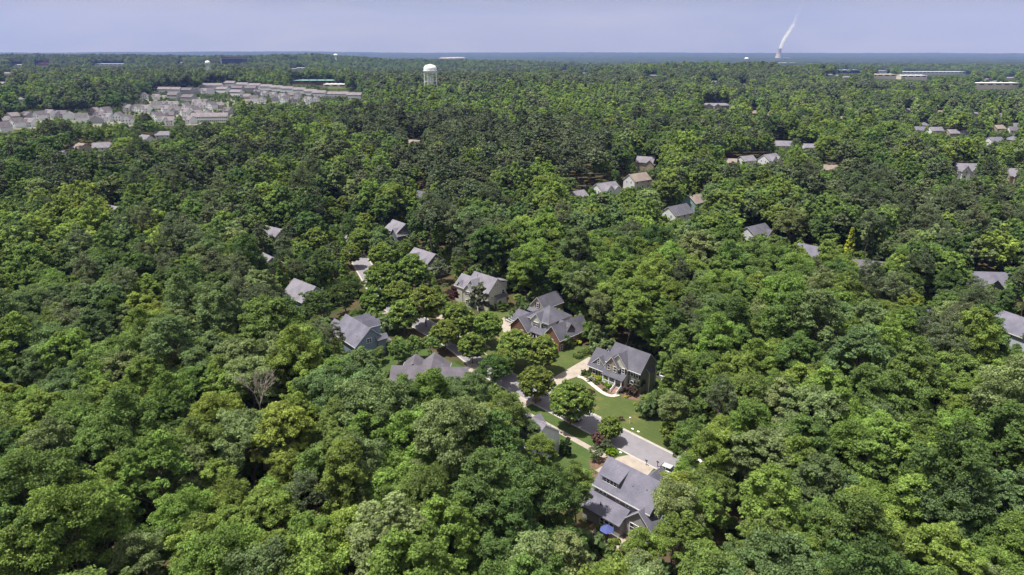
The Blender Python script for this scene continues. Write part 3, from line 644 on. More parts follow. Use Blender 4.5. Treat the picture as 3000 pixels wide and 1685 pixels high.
# --- mid distance houses: (px, py of the roof ridge middle, ridge height, yaw, w, d, eave, roof, wall, extras, label, visible px box)
MID = [
 (1245,735,9.6,-45,13,9,6.2,SH_G,DGREY,'gf','slate grey house with light roof and small square windows in its gable',(1190,716,1300,790),265),
 (893,828,9.4,-42,13,10,5.2,SH_G,TEAL,'','pale teal house whose grey roof points at the trees left of centre',(850,804,948,880),238),
 (1170,650,9.4,-50,11,9,6.2,SH_G,DGREY,'g','dark slate house half hidden by tall trees, slate roof step',(1150,632,1192,700),320),
 (795,665,8.6,-35,15,10,5.2,SH_G,GREY,'g','wide grey roofed house seen through branches left of centre',(778,650,828,668),330),
 (784,748,7.0,-50,9,8,4.2,SH_G,GREY,'','small grey roof poking out of dark trees at the left',(770,738,792,760),290),
 (1893,460,10.2,-25,13,9,6.8,SH_G,TAN,'g','tall tan house with grey roof and white back porch',(1865,447,1920,490),None),
 (1868,508,9.6,36,15,10,5.8,SH_T,WHITE,'','white house with taupe roof and big blank gable',(1822,496,1910,545),None),
 (1775,535,9.2,36,15,10,5.8,SH_G,WHITE,'gf','white house with pale grey roof and front gable',(1720,524,1822,560),None),
 (1693,560,7.4,36,9,8,4.8,SH_G,WHITE,'','small white gabled house beside the larger white one',(1675,550,1712,578),None),
 (1985,602,9.4,38,14,10,5.8,SH_D,WHITE,'','house with broad dark slate roof and white side wall',(1948,582,2030,640),None),
 (2037,572,9.2,40,11,9,5.8,SH_T,TEAL,'','tan roofed house with teal wall beside the dark roofed one',(2015,550,2060,605),None),
 (2256,452,9.6,35,15,10,5.8,SH_G,WHITE,'gf','white house with several pale grey gables among mid distance trees',(2220,430,2298,478),None),
 (2188,457,8.0,25,12,9,5.0,SH_G,WHITE,'','low grey roofed house left of the many gabled white one',(2165,450,2215,466),None),
 (2141,466,7.4,-20,9,8,4.8,SH_T,TAN,'','small brown roof left of the low grey roof',(2127,457,2158,473),None),
 (2296,413,9.0,-10,15,10,5.4,SH_G,WHITE,'','wide grey roofed house behind the many gabled white house',(2272,404,2322,424),None),
 (2375,422,7.6,-5,12,9,5.0,SH_G,WHITE,'','low grey roof showing over a leafy crown',(2352,417,2400,428),None),
 (2431,484,7.4,-10,10,9,4.6,SH_T,TAN,'','small tan roof alone among pines',(2415,477,2447,492),None),
 (2832,480,10.4,-8,14,10,6.2,SH_G,WHITE,'gf','white three level house with blue grey roof and rear wing',(2803,466,2862,518),None),
 (2985,495,9.6,-8,14,10,5.6,SH_G,TAN,'gf','stone fronted house with grey roof at the right edge',(2955,488,3000,528),None),
 (2215,660,9.0,36,13,10,5.6,SH_D,WHITE,'g','house with dark grey roof and white gable trim behind a willow-like tree',(2180,650,2256,680),None),
 (2380,722,8.8,-42,11,9,5.2,SH_P,GREY,'','slate blue roof corner beside round street trees',(2362,712,2396,738),None),
 (2558,765,8.8,-20,14,10,5.2,SH_B,GREY,'','mauve brown roof just right of the golden conifer',(2536,752,2592,785),None),
 (2910,798,8.8,-6,16,11,5.0,SH_P,DGREY,'gf','wide slate roof with small front gable near the right edge',(2855,780,2965,828),None),
 (3012,938,10.0,-70,15,12,6.6,SH_P,LBLUE,'l','pale lilac walled house cut by the right edge',(2960,905,3000,1000),None),
 (2737,912,6.8,-8,8,7,4.6,SH_P,WHITE,'','small pale shed-like house behind the feathery pine',(2722,906,2752,922),None),
 (1213,410,9.2,-30,13,10,5.6,SH_T,TAN,'','tan gabled house alone in the woods left of the white water tower',(1198,402,1232,420),None),
 (1232,560,8.4,-40,9,8,5.2,SH_D,WHITE,'','dark roof corner glimpsed in the middle of the woods',(1221,550,1242,568),None),
 (236,420,8.6,-35,15,10,5.2,SH_T,TAN,'g','brown roofed house in the trees at the far left',(222,411,275,430),None),
 (300,418,8.6,20,15,10,5.2,SH_G,WHITE,'','white gabled house right of the brown roofed one at the left',(282,410,322,430),None),
 (176,440,8.2,-30,13,9,5.0,SH_G,WHITE,'','grey roof left of the brown roofed house at the far left',(163,432,195,448),None),
 (423,396,8.8,-30,16,10,5.0,SH_G,WHITE,'','steep grey roof below the crowded estate',(408,386,442,406),None),
 (477,385,8.8,15,13,10,5.8,SH_G,WHITE,'','white gabled house just below the crowded estate',(460,378,492,398),None),
 (330,604,7.6,-30,9,8,5.0,SH_G,WHITE,'','tiny grey gable peeking from trees at left',(324,598,342,612),None),
]
FAR_R = [(2694,371,26,SH_P),(2708,358,12,SH_P),(2741,373,36,SH_G),(2790,380,22,SH_G),(2830,379,26,SH_P),(2925,367,26,SH_T),(2976,372,34,SH_B),(2972,398,36,SH_P),(2915,402,40,SH_P),(2981,361,18,SH_P),
         (2469,340,14,SH_T),(2212,324,14,SH_T),(2310,316,10,SH_T),(2254,329,10,SH_T),(2664,318,16,SH_G),(2758,324,18,SH_T),(2865,329,20,SH_G),(2937,332,14,SH_G),(2095,237,18,SH_G),(2180,246,14,SH_T),(1912,219,30,SH_G),(2895,230,24,SH_T),(2916,236,16,SH_G),(2965,226,30,SH_T),(2430,217,16,SH_G),(2448,219,20,SH_G),(2480,223,22,SH_G),(1715,213,14,SH_G),(1655,206,10,SH_G),(18,212,22,SH_T),(8,240,16,SH_T),(60,285,18,SH_G),(860,200,16,SH_G)]
def genhouse(px, py, zr, yaw, w_, d_, ze, roof, wall, ex, label, box, depth, cat='house', group=None):
    if depth is None:
        o = GT(px, py, zr)
    else: o = G(px, py, zr)
    z = T(*o)
    h = House('house', o, yaw, label, cat, group, z)
    W, D = w_/2, d_/2
    h.block(-W, W, -D, D, ze, zr, wall, roof)
    if 'f' in ex: h.block(-W*.65, W*.1, -D-1.6, 0, ze, zr-.7, wall, roof, axis='y')
    if 'g' in ex: h.block(W*.1, W*1.15, -D-.8, D*.2, ze-1.4, zr-1.8, wall, roof, axis='y')
    if 'l' in ex: h.shed(-W-3.5, -W, -D, D, ze-4.6, ze-2.4, roof, axis='x'); h.wl(wall.name).box(-W-3, -W+.05, -D+.3, D-.3, 0, ze-4.4)
    n = max(2, int(w_/4))
    for k in range(n):
        x = -W + w_*(k+.5)/n
        if ('f' in ex and -W*.7 < x < W*.15) or ('g' in ex and x > W*.05): continue
        h.window(x, -D, ze-1.9, .9, 1.3)
        if ze > 5: h.window(x, -D, .9, .9, 1.4)
    for y in (-D*.4, D*.35):
        f = '+x' if yaw > -80 and yaw < 0 and px < 2000 else '-x'
        h.window(W if f == '+x' else -W, y, ze-1.6, .8, 1.2, face=f)
    if 'f' in ex: h.window(-W*.28, -D-1.6, ze-1.5, 1.2, 1.3, mull=2)
    if 'g' in ex: h.window(W*.6, -D-.8, 1.2, 1.4, 1.4, mull=2)
    h.finish()
    protect([(box[0],box[1]),(box[2],box[1]),(box[2],box[3]),(box[0],box[3])], math.hypot(*o)+6)
    return h
for m_ in MID: genhouse(*m_)
TINTN = {SH_T.name: 'brown', SH_G.name: 'pale grey', SH_P.name: 'slate', SH_B.name: 'mauve', SH_D.name: 'dark'}

# ================================================================== FAR HOUSING ESTATE (left)
def proto_house(w_, d_, ze, zr, wall, roof, axis='x', units=1, cross=False, name='estate_house', row=False):
    h = House(name, (0, -500), 0, None); h.root.location = (0, 0, -50)
    W, D = w_/2, d_/2
    h.block(-W, W, -D, D, ze, zr, wall, roof, axis=axis, clr=False, over=.5)
    if cross: h.block(-W*.7, W*.15, -D-1.5, 0, ze, zr-.6, wall, roof, axis='y', clr=False, over=.4)
    n = units*3 if row else 3
    for k in range(n):
        x = -W + w_*(k+.5)/n
        h.window(x, -D-(1.5 if cross and -W*.7 < x < W*.15 else 0), ze-2.3, 1.2 if not row else 1.5, 1.6)
    for k in range(n):
        x = -W + w_*(k+.5)/n
        h.window(x, -D-(1.5 if cross and -W*.7 < x < W*.15 else 0), .8, 1.2 if not row else 1.5, 1.7)
    h.finish(); return h.root
EW = siding('estate white', (0.80, 0.82, 0.86)); EG = siding('estate grey', (0.36, 0.36, 0.40)); EB = siding('estate tan', (0.40, 0.35, 0.31))
SH_E = shingle('shingles estate', (0.185, 0.166, 0.186)); SH_F = shingle('shingles estate dark', (0.125, 0.112, 0.128))
PR = {
 'a': proto_house(10, 13, 6.4, 11.0, EW, SH_F, 'y'), 'b': proto_house(13, 11, 6.0, 9.8, EW, SH_E, 'x', cross=True),
 'c': proto_house(12, 12, 6.0, 9.4, EG, SH_F, 'x', cross=True), 'd': proto_house(12, 12, 5.6, 9.4, EB, SH_E, 'y'),
 'r': proto_house(25, 13, 9.4, 13.0, EW, SH_E, 'x', units=4, row=True, name='townhouse_row'), 'l': proto_house(43, 13, 6.8, 10.6, EW, SH_E, 'x', units=6, row=True, name='townhouse_row'),
 'm': proto_house(22, 13, 8.6, 12.4, EG, SH_F, 'x', units=4, row=True, name='townhouse_row')}
used = set()
def zz2(x, y): return (400 + x/3.68, 140 + y/3.68)
def zz1(x, y): return (x/2.342, 100 + y/2.342)
EST = []
for i, (x, y) in enumerate([(1010,362),(1145,376),(1280,385),(1405,398),(1515,408),(1630,420),(1760,432),(1880,448),(1975,462)]): EST.append((*zz2(x, y), 'r', -13, 'pale townhouse block, %s from the left in the long rear row' % ['first','second','third','fourth','fifth','sixth','seventh','eighth','ninth'][i]))
EST += [(*zz2(2160,475), 'l', -6, 'long pale townhouse block right of the rear row beside the wood'), (*zz2(2352,485), 'r', -6, 'pale townhouse block at the right end of the estate'),
 (*zz2(305,425), 'r', -4, 'pale townhouse block at the left end of the estate'), (*zz2(410,428), 'r', -6, 'pale townhouse block, middle of the three at the estate\'s left end'), (*zz2(540,432), 'm', -8, 'grey ended townhouse block, right one of the three at the estate\'s left end'),
 (*zz2(812,386), 'l', 0, 'long low townhouse block set behind the others at the top of the estate'),
 (*zz2(400,480), 'm', -20, 'grey townhouse block with dark garages left of its twin'), (*zz2(560,505), 'm', -18, 'grey townhouse block with dark garages and shaded gable end'),
 (*zz2(1090,412), 'm', -8, 'grey townhouse block in the centre of the estate'), (*zz2(1235,412), 'm', -8, 'grey townhouse block right of centre in the estate'),
 (*zz2(930,425), 'r', -20, 'gabled townhouse row above the estate street trees'), (*zz2(1080,455), 'r', -22, 'gabled townhouse row with shaded end above the estate street trees'),
 (*zz2(790,705), 'l', 8, 'long low terrace with dark garages at the front of the estate')]
small = [zz2(*p) for p in [(80,490),(210,500),(650,430),(730,440),(800,440),(1190,500),(1265,520),(1300,455),(1380,465),(1350,530),(1470,480),(1490,520),(1570,495),(1590,530),(1650,485),(1740,490),(1700,530),(1850,530),(1930,525),
   (650,560),(740,555),(700,590),(810,590),(890,590),(210,585),(290,580),(400,580),(530,600),(320,625),(420,645),(525,655),(620,640),(650,675),(760,672),(350,690),(345,745),(220,700),(560,735),(985,645),(110,620),(20,615)]]
small += [zz1(*p) for p in [(85,540),(110,582),(185,535),(205,578),(265,535),(340,520),(420,525),(470,535),(560,548),(650,505),(720,505),(660,560),(740,545),(810,540),(870,485),(940,487),(1000,490),(880,560),(20,568),(15,608),(690,530)]]
near_used = []
for i, p in enumerate(small):
    k = 'abcbadacb'[i % 9]; EST.append((*p, k, random.choice([-25, -20, -12, 5, 12, -70]), None))
cells = {}
WALLN = {'a': 'white', 'b': 'white', 'c': 'grey', 'd': 'tan'}
for (px, py, k, yaw, lab) in EST:
    zr = {'a': 10, 'b': 9.6, 'c': 9.2, 'd': 9.2, 'r': 12.6, 'l': 10.4, 'm': 12.2}[k]
    o = GT(px, py, zr); near_used.append((px, py, o, k, yaw, lab))
row_i = 0
estate_sorted = sorted([q for q in near_used if q[5] is None], key=lambda q: (q[1] > 310, q[0]))
ordn = ['first','second','third','fourth','fifth','sixth','seventh','eighth','ninth','tenth','eleventh','twelfth','thirteenth','fourteenth','fifteenth','sixteenth','seventeenth','eighteenth','nineteenth','twentieth']
ordn += ['twenty-'+q for q in ordn[:9]] + ['thirtieth']
cnt = {}; lab_of = {}
for q in estate_sorted:
    zone = 'lower' if q[1] > 310 else 'upper'; key = (WALLN[q[3]], zone, ); cnt[key] = cnt.get(key, 0)+1
    lab_of[id(q)] = '%s gabled estate house, %s of its colour from the left in the %s part' % (WALLN[q[3]], ordn[cnt[key]-1], zone)
ci = {}
for q in near_used:
    px, py, o, k, yaw, lab = q; pr = PR[k]
    if k in used: r_ = copy_tree(pr)
    else: r_ = pr; used.add(k)
    r_.location = (o[0], o[1], T(*o)); r_.rotation_euler = (0, 0, R(yaw)); W = {'r': 12.5, 'l': 21.5, 'm': 11}.get(k, 6.5)
    if k in 'rlm': tag(r_, lab, 'townhouses', 'townhouse blocks of the distant estate')
    else: tag(r_, lab_of[id(q)], 'house', 'small houses of the distant estate')
    clear(o[0], o[1], R(yaw), -W-2, W+2, -10, 10)
    wpx = W*2000/o[1]; hpx = 11*2000/o[1]
    prect(px-wpx*.9, py-2, px+wpx*.9, py+hpx*.8, math.hypot(*o)+8)
# estate ground
PAVE = mat('estate paving', (0.23, 0.21, 0.19), .9, noise=(.03, (.06, .085, .03), 6), coord='Object')
def gpoly(name, pts, z, m): return sheet(name, [GT(*p) for p in pts], z, m, zf=True)
def gridsheet(name, pts, z, m, n=24):
    """polygon (photo px quad) draped over the terrain"""
    (a, b, c, d) = [np.array(GT(*p)) for p in pts]; V = []
    for i in range(n+1):
        for j in range(n+1):
            u, v = i/n, j/n; p = (a*(1-u)+b*u)*(1-v) + (d*(1-u)+c*u)*v; V.append((p[0], p[1], T(*p)+z))
    F = [(i*(n+1)+j, (i+1)*(n+1)+j, (i+1)*(n+1)+j+1, i*(n+1)+j+1) for i in range(n) for j in range(n)]
    me = bpy.data.meshes.new(name); me.from_pydata(V, [], F); me.materials.append(m); me.update()
    if me.polygons[0].normal.z < 0: me.flip_normals()
    return tag(add(name, me), kind='structure')
gridsheet('estate_ground', [(-40, 384), (660, 366), (1060, 298), (430, 276)], .35, PAVE)
ESTQ = [(-60,350),(350,335),(430,300),(450,272),(640,262),(1060,290),(1060,300),(700,345),(640,368),(300,372),(-60,385)]
# school field and others
gridsheet('lawn', [(960, 262), (1050, 262), (1040, 252), (965, 250)], .6, LAWN)
prect(965, 250, 1045, 262, 1500)

# ================================================================== DISTANT BUILDINGS
def far_house(i, px, py, wpx, roof):
    zr = 8.5; o = GT(px, py, zr); d = o[1]; w_ = max(11, min(60, wpx*d/2000*1.0)); z = T(*o)
    wide = w_ > 20
    h = House('house', o, random.choice([-14, -8, 4, 10, 20]), None, z=z)
    wall = WHITE if i % 3 else TAN
    h.block(-w_/2, w_/2, -5.5, 5.5, 5.2, zr, wall, roof, hip=(i % 4 == 2))
    for k in range(3): h.window(-w_/2 + w_*(k+.5)/3, -5.5, 2.8, 1.2, 1.4)
    h.finish(); tag(h.root, None, 'house'); 
    prect(px-wpx/2, py-1, px+wpx/2, py+max(4, 3.4*2000/d), math.hypot(*o)+8); return h
pos_word = lambda px: 'left' if px < 1000 else ('middle' if px < 2000 else 'right')
fh = sorted(FAR_R, key=lambda q: q[0]); cntf = {}
for i, (px, py, wpx, roof) in enumerate(fh):
    h = far_house(i, px, py, wpx, roof)
    key = (TINTN[roof.name], px >= 1500); cntf[key] = cntf.get(key, 0)+1
    side = 'east of the white water tower' if px >= 1500 else 'in the far left woods'
    side = 'right of the white water tower' if px >= 1500 else 'in the far left woods'
    h.root['label'] = '%s far %s roofed house from the left, %s' % (ordn[cntf[key]-1], TINTN[roof.name], side)
    h.root['group'] = 'distant houses among the trees'

def flatb(name, x0, x1, y, hgt, dist, wall, roof, label, cat='building', depth=40, zadd=0, top=None):
    """a long low building: photo px span x0..x1, roof line at photo y, at a distance"""
    if dist < 9000: dist = GT((x0+x1)/2, y, hgt)[1]
    xa, _ = pxpt(x0, dist); xb, _ = pxpt(x1, dist)
    ztop = CAM_H - (y-146.0)*dist/2000/cp/cp*1.0
    # exact: find z so that PX gives y
    lo, hi = -60, 85
    for _ in range(40):
        mid_ = (lo+hi)/2
        if PX((xa+xb)/2, dist, mid_)[1] > y: lo = mid_
        else: hi = mid_
    ztop = lo; cx = (xa+xb)/2; g = T(cx, dist); zb = ztop-hgt-2
    r_ = empty(name, (cx, dist+depth/2, zb), 0, label, cat); H_ = ztop-zb; w2 = (xb-xa)/2
    b = MB(); b.box(-w2, w2, -depth/2, depth/2, 0, H_-.6); b.obj('wall', wall, r_)
    b = MB(); b.box(-w2-.8, w2+.8, -depth/2-.8, depth/2+.8, H_-.6, H_); 
    for k in range(5): xx = -w2*.8+w2*.4*k; b.box(xx-2, xx+2, -2, 2, H_, H_+1.6)
    b.obj('roof', roof, r_)
    n = max(3, int(w2/9)); 
    for k in range(n):
        xx = -w2 + 2*w2*(k+.5)/n; b = MB(); b.box(xx-w2/n*.6, xx+w2/n*.6, -depth/2-.15, -depth/2-.02, H_-4.2, H_-2); b.obj('window', GLASS, r_)
    clear(cx, dist+depth/2, 0, -w2-4, w2+4, -depth/2-4, depth/2+4)
    prect(x0-2, y-3, x1+2, y+min(hgt, 13)*2000/dist, math.hypot(cx, dist)+depth+5)
    return r_
WR = mat('white flat roof', (.72, .72, .72), .7); GR = mat('grey flat roof', (.52, .52, .56), .8); TEALR = mat('teal metal roof', (.18, .36, .33), .5); CRW = mat('cream wall', (.62, .56, .48), .8); REDB = mat('red brick wall', (.28, .13, .10), .9); SANDR = mat('beige flat roof', (.55, .5, .44), .8)
flatb('warehouse', 1781, 1836, 163.5, 9, 7000, GR, WR, 'long white roofed warehouse alone in the blue distance', 'warehouse', 60)
flatb('warehouse', 2284, 2360, 184, 14, 4300, CRW, WR, 'white flat roofed warehouse at the foot of the cooling tower view', 'warehouse', 50)
flatb('warehouse', 2145, 2166, 179, 8, 4200, CRW, WR, 'small white roofed warehouse left of the grey water tank', 'warehouse', 30)
flatb('shopping_centre', 2455, 2520, 205, 14, 2500, REDB, WR, 'white roofed shop block with a red end wall', 'shop building', 40)
flatb('shopping_centre', 2564, 2640, 218, 14, 2000, CRW, SANDR, 'cream shop block, left of the pair below the long grey roof', 'shop building', 40)
flatb('shopping_centre', 2655, 2732, 221, 14, 1950, CRW, WR, 'cream shop block, right of the pair below the long grey roof', 'shop building', 40)
flatb('warehouse', 2575, 2610, 207, 14, 2350, GR, GR, 'short grey roofed block left of the long grey warehouse', 'warehouse', 40)
flatb('warehouse', 2645, 2845, 210, 14, 2250, GR, GR, 'very long grey roofed warehouse at the upper right', 'warehouse', 60)
flatb('warehouse', 2862, 3010, 243, 14, 1600, CRW, WR, 'long low white roofed building cut by the right edge', 'warehouse', 25)
flatb('school_building', 850, 975, 236, 9, 1750, REDB, TEALR, 'school building with a broad teal roof beyond the estate', 'school', 50)
flatb('school_building', 938, 1006, 247, 7, 1500, CRW, WR, 'flat white roofed hall in front of the teal roofed school', 'school', 30)
flatb('warehouse', 272, 362, 187, 8, 3000, GR, GR, 'long grey roofed warehouse at the far left', 'warehouse', 60)
flatb('brick_building', 100, 140, 185, 11, 3100, REDB, REDB, 'red brick building near the far left edge', 'building', 40)
flatb('warehouse', 33, 62, 190, 7, 2900, CRW, WR, 'low white roofed building left of the red brick one', 'warehouse', 30)
flatb('warehouse', 520, 533, 183, 7, 3000, CRW, WR, 'small white building left of the small legged water tower', 'warehouse', 20)
flatb('warehouse', 862, 888, 199, 7, 2500, CRW, WR, 'small white roofed building above the school', 'warehouse', 24)
sb = House('school_building', GT(2100, 303, 8), 5, 'sprawling grey roofed school building among bright trees', 'school', z=T(*GT(2100, 303, 8)))
sb.block(-20, 22, -2, 10, 4.4, 8.0, GREY, SH_G, hip=True); sb.block(-23, -10, -10, 4, 4.4, 8.2, GREY, SH_G, axis='y'); sb.block(-6, 4, -8, 4, 4.4, 7.4, GREY, SH_G, axis='y')
for k in range(5): sb.window(6+3*k, -2, 1.4, 1.6, 1.6)
sb.finish(); prect(2064, 298, 2138, 316, 1200)
# glass office block
xa, _ = pxpt(640, 3000); xb, _ = pxpt(707, 3000)
r_ = empty('office_building', ((xa+xb)/2, 3030, 10), R(-4), 'dark glass office block with a pale frame, standing above the woods', 'office block')
w2 = (xb-xa)/2
b = MB(); b.box(-w2+2, w2-2, -24, 24, 0, 45); b.obj('glass_wall', mat('office glass', (.035, .05, .075), .15, .6), r_)
for q in ((-w2, -w2+5, -25, 25, 0, 46), (-w2, w2, -25.4, 24, 41, 43)): b = MB(); b.box(*q); b.obj('frame', mat('office frame', (.42, .42, .45), .6), r_)
b = MB(); b.box(-w2-1, w2+1, -26, 26, 46, 48.5); b.obj('roof', mat('office roof', (.10, .09, .10), .6), r_)
clear((xa+xb)/2, 3030, 0, -w2-5, w2+5, -32, 32); prect(638, 164, 709, 184, 3300)

# ================================================================== WATER TOWERS, COOLING TOWER, PLUME
def legged_tower(px, ytop, dist, tw, label, nleg=8, hpx=52):
    x, y = pxpt(px, dist); g = T(x, y)
    lo, hi = -60, 85
    for _ in range(40):
        m_ = (lo+hi)/2
        if PX(x, dist, m_)[1] > ytop: lo = m_
        else: hi = m_
    zt = lo; r_ = empty('water_tower', (x, y, g), 0, label, 'water tower'); H_ = zt-g; R_ = tw/2; k = R_/11.0
    tank = MB(); tank.lathe([(0.1, H_-17.5*k), (R_*.35, H_-17*k), (R_*.72, H_-15.2*k), (R_*.93, H_-13*k), (R_, H_-11*k), (R_, H_-6.5*k), (R_*.96, H_-4.6*k), (R_*.82, H_-2.4*k), (R_*.55, H_-.9*k), (R_*.2, H_-.15*k), (.05, H_)], 32)
    t_ = tank.obj('tank', WSTEEL, r_, smooth=True)
    b = MB(); b.lathe([(R_*1.0, H_-10.6*k), (R_*1.09, H_-10.6*k), (R_*1.09, H_-9.6*k), (R_*1.0, H_-9.6*k)], 32); b.obj('walkway', WSTEEL, r_)
    b = MB(); b.cyl((0, 0, H_-.3*k), .9*k, .9*k, 1.3*k, 10); b.obj('vent', WSTEEL, r_)
    b = MB(); b.cyl((0, 0, 0), 1.5*k, 1.5*k, H_-16*k, 14); b.obj('riser_pipe', WSTEEL, r_)
    for i in range(nleg):
        a = 2*math.pi*(i+.5)/nleg; b = MB(); b.tube((R_*1.02*math.cos(a), R_*1.02*math.sin(a), 0), (R_*.97*math.cos(a), R_*.97*math.sin(a), H_-10.5*k), .62*k, .5*k, 8); b.obj('leg', WSTEEL, r_)
    for zq in (.33, .66):
        b = MB(); zz = (H_-10.5*k)*zq
        for i in range(nleg):
            a, c = 2*math.pi*(i+.5)/nleg, 2*math.pi*(i+1.5)/nleg; b.tube((R_*math.cos(a), R_*math.sin(a), zz), (R_*math.cos(c), R_*math.sin(c), zz), .2*k, .2*k, 5)
        b.obj('brace', WSTEEL, r_)
    clear(x, y, 0, -R_-3, R_+3, -R_-3, R_+3); prect(px-R_*2000/dist, ytop, px+R_*2000/dist, ytop+hpx, math.hypot(x, dist)+R_); return r_
legged_tower(1258, 189, 1150, 21, 'large white water tower with domed tank on slim legs', hpx=48)
legged_tower(603, 178, 2000, 13, 'small white legged water tower left of the office block', nleg=6, hpx=25)
def pedestal(px, ytop, dist, tw, label, m):
    x, y = pxpt(px, dist); g = T(x, y); lo, hi = -60, 85
    for _ in range(40):
        m_ = (lo+hi)/2
        if PX(x, dist, m_)[1] > ytop: lo = m_
        else: hi = m_
    H_ = lo-g; R_ = tw/2; r_ = empty('water_tower', (x, y, g), 0, label, 'water tower')
    b = MB(); b.lathe([(R_*.4, H_-R_*1.25), (R_*.8, H_-R_*1.0), (R_, H_-R_*.7), (R_, H_-R_*.4), (R_*.8, H_-R_*.15), (R_*.4, H_-.02*R_), (.05, H_)], 24); b.obj('tank', WSTEEL, r_, smooth=True)
    b = MB(); b.lathe([(R_*.5, 0), (R_*.42, H_*.5), (R_*.42, H_-R_*1.2)], 20); b.obj('pedestal', m, r_)
    clear(x, y, 0, -R_, R_, -R_, R_); prect(px-R_*2000/dist, ytop, px+R_*2000/dist, ytop+R_*1.6*2000/dist, math.hypot(x, dist)+R_)
pedestal(982, 158, 3500, 20, 'white squat water tank on a pedestal, just below the horizon', WSTEEL)
pedestal(2190, 168.5, 4000, 22, 'white topped water tank on a grey pedestal left of the cooling tower', GR)
CTD = 11000; cx_, cy_ = pxpt(2283, CTD); g_ = T(cx_, cy_)
r_ = empty('cooling_tower', (cx_, cy_, g_), 0, 'huge hyperbolic concrete cooling tower on the horizon giving off steam', 'cooling tower')
zt_ = 158.0; b = MB(); prof = []
for i in range(22):
    z = zt_*i/21; rr = 33*math.sqrt(1+((z-118)/92.0)**2) if z < 118 else 33*math.sqrt(1+((z-118)/110.0)**2); prof.append((rr*1.0, z))
prof += [(prof[-1][0]-1.5, zt_), (prof[-1][0]-1.5, 80)]
b.lathe(prof, 48); b.obj('shell', mat('tower concrete', (.42, .38, .35), .9, noise=(.02, (.36, .33, .31), 5)), r_)
b = MB(); b.lathe([(53, -6), (54, 0), (52, 6), (50, 6)], 48); b.obj('base_ring', mat('tower base', (.3, .28, .27), .9), r_)
prect(2268, 138, 2300, 166, 12500)
b = MB(); b.box(cx_+90, cx_+170, cy_-10, cy_+30, g_-2, g_+32); o_ = b.obj('plant_building', WR); tag(o_, 'white block at the foot of the cooling tower', 'building')
# steam plume: a real volume, leaning away downwind
pm = bpy.data.materials.new('steam'); pm.use_nodes = True; t = pm.node_tree; t.nodes.clear()
tcx = N(t, 'ShaderNodeTexCoord'); nn = N(t, 'ShaderNodeTexNoise', ins={'Scale': 0.022, 'Detail': 6.0, 'Roughness': .65}); sx = N(t, 'ShaderNodeSeparateXYZ')
hh = N(t, 'ShaderNodeMapRange', ins={1: 0.0, 2: 820.0, 3: 0.27, 4: 0.61}); sb_ = N(t, 'ShaderNodeMath', operation='SUBTRACT'); ml = N(t, 'ShaderNodeMath', operation='MULTIPLY', ins={1: 0.5}); ml.use_clamp = True
ml2 = N(t, 'ShaderNodeMapRange', ins={1: 60.0, 2: 420.0, 3: .9, 4: .08}); ml3 = N(t, 'ShaderNodeMath', operation='MULTIPLY'); pv = N(t, 'ShaderNodeVolumePrincipled'); po = N(t, 'ShaderNodeOutputMaterial')
pv.inputs['Color'].default_value = (.97, .97, .97, 1); pv.inputs['Anisotropy'].default_value = 0.0
L(t, tcx.outputs['Object'], nn.inputs['Vector']); L(t, tcx.outputs['Object'], sx.inputs[0]); L(t, sx.outputs['Z'], hh.inputs[0]); L(t, nn.outputs[0], sb_.inputs[0]); L(t, hh.outputs[0], sb_.inputs[1])
fx = N(t, 'ShaderNodeMath', operation='MULTIPLY_ADD', ins={1: -0.40, 2: -16.0}); dx_ = N(t, 'ShaderNodeMath', operation='ADD'); cx2 = N(t, 'ShaderNodeCombineXYZ'); ln_ = N(t, 'ShaderNodeVectorMath', operation='LENGTH')
rr_ = N(t, 'ShaderNodeMapRange', ins={1: 0.0, 2: 820.0, 3: 29.0, 4: 54.0}); dv = N(t, 'ShaderNodeMath', operation='DIVIDE'); fo_ = N(t, 'ShaderNodeMapRange', ins={1: 0.25, 2: 1.0, 3: 1.0, 4: 0.0}); ml4 = N(t, 'ShaderNodeMath', operation='MULTIPLY')
L(t, sx.outputs['Z'], fx.inputs[0]); w1 = N(t, 'ShaderNodeMath', operation='MULTIPLY', ins={1: 0.0135}); w2_ = N(t, 'ShaderNodeMath', operation='SINE'); w3 = N(t, 'ShaderNodeMath', operation='MULTIPLY_ADD', ins={1: 13.0}); L(t, sx.outputs['Z'], w1.inputs[0]); L(t, w1.outputs[0], w2_.inputs[0]); L(t, w2_.outputs[0], w3.inputs[0]); L(t, fx.outputs[0], w3.inputs[2]); L(t, w3.outputs[0], dx_.inputs[0]); L(t, sx.outputs['X'], dx_.inputs[1]); L(t, dx_.outputs[0], cx2.inputs[0]); L(t, sx.outputs['Y'], cx2.inputs[1]); L(t, cx2.outputs[0], ln_.inputs[0]); L(t, sx.outputs['Z'], rr_.inputs[0])
L(t, ln_.outputs['Value'], dv.inputs[0]); L(t, rr_.outputs[0], dv.inputs[1]); L(t, dv.outputs[0], fo_.inputs[0])
L(t, sb_.outputs[0], ml.inputs[0]); L(t, sx.outputs['Z'], ml2.inputs[0]); L(t, ml.outputs[0], ml4.inputs[0]); L(t, fo_.outputs[0], ml4.inputs[1]); L(t, ml4.outputs[0], ml3.inputs[0]); L(t, ml2.outputs[0], ml3.inputs[1]); L(t, ml3.outputs[0], pv.inputs['Density']); L(t, pv.outputs[0], po.inputs['Volume'])
PL = [(0, 26, 0), (30, 30, 14), (70, 28, 30), (130, 26, 78), (190, 22, 84), (260, 26, 118), (340, 36, 150), (420, 40, 185), (500, 34, 205), (600, 32, 235), (680, 30, 260), (740, 44, 300), (800, 40, 330)]
b = MB(); P = []; n = 20
for z, r0, xo in PL:
    for i in range(n):
        a = 2*math.pi*i/n; k = 1.25; P.append((xo+1.6*r0*k*math.cos(a), 1.6*r0*k*math.sin(a), z))
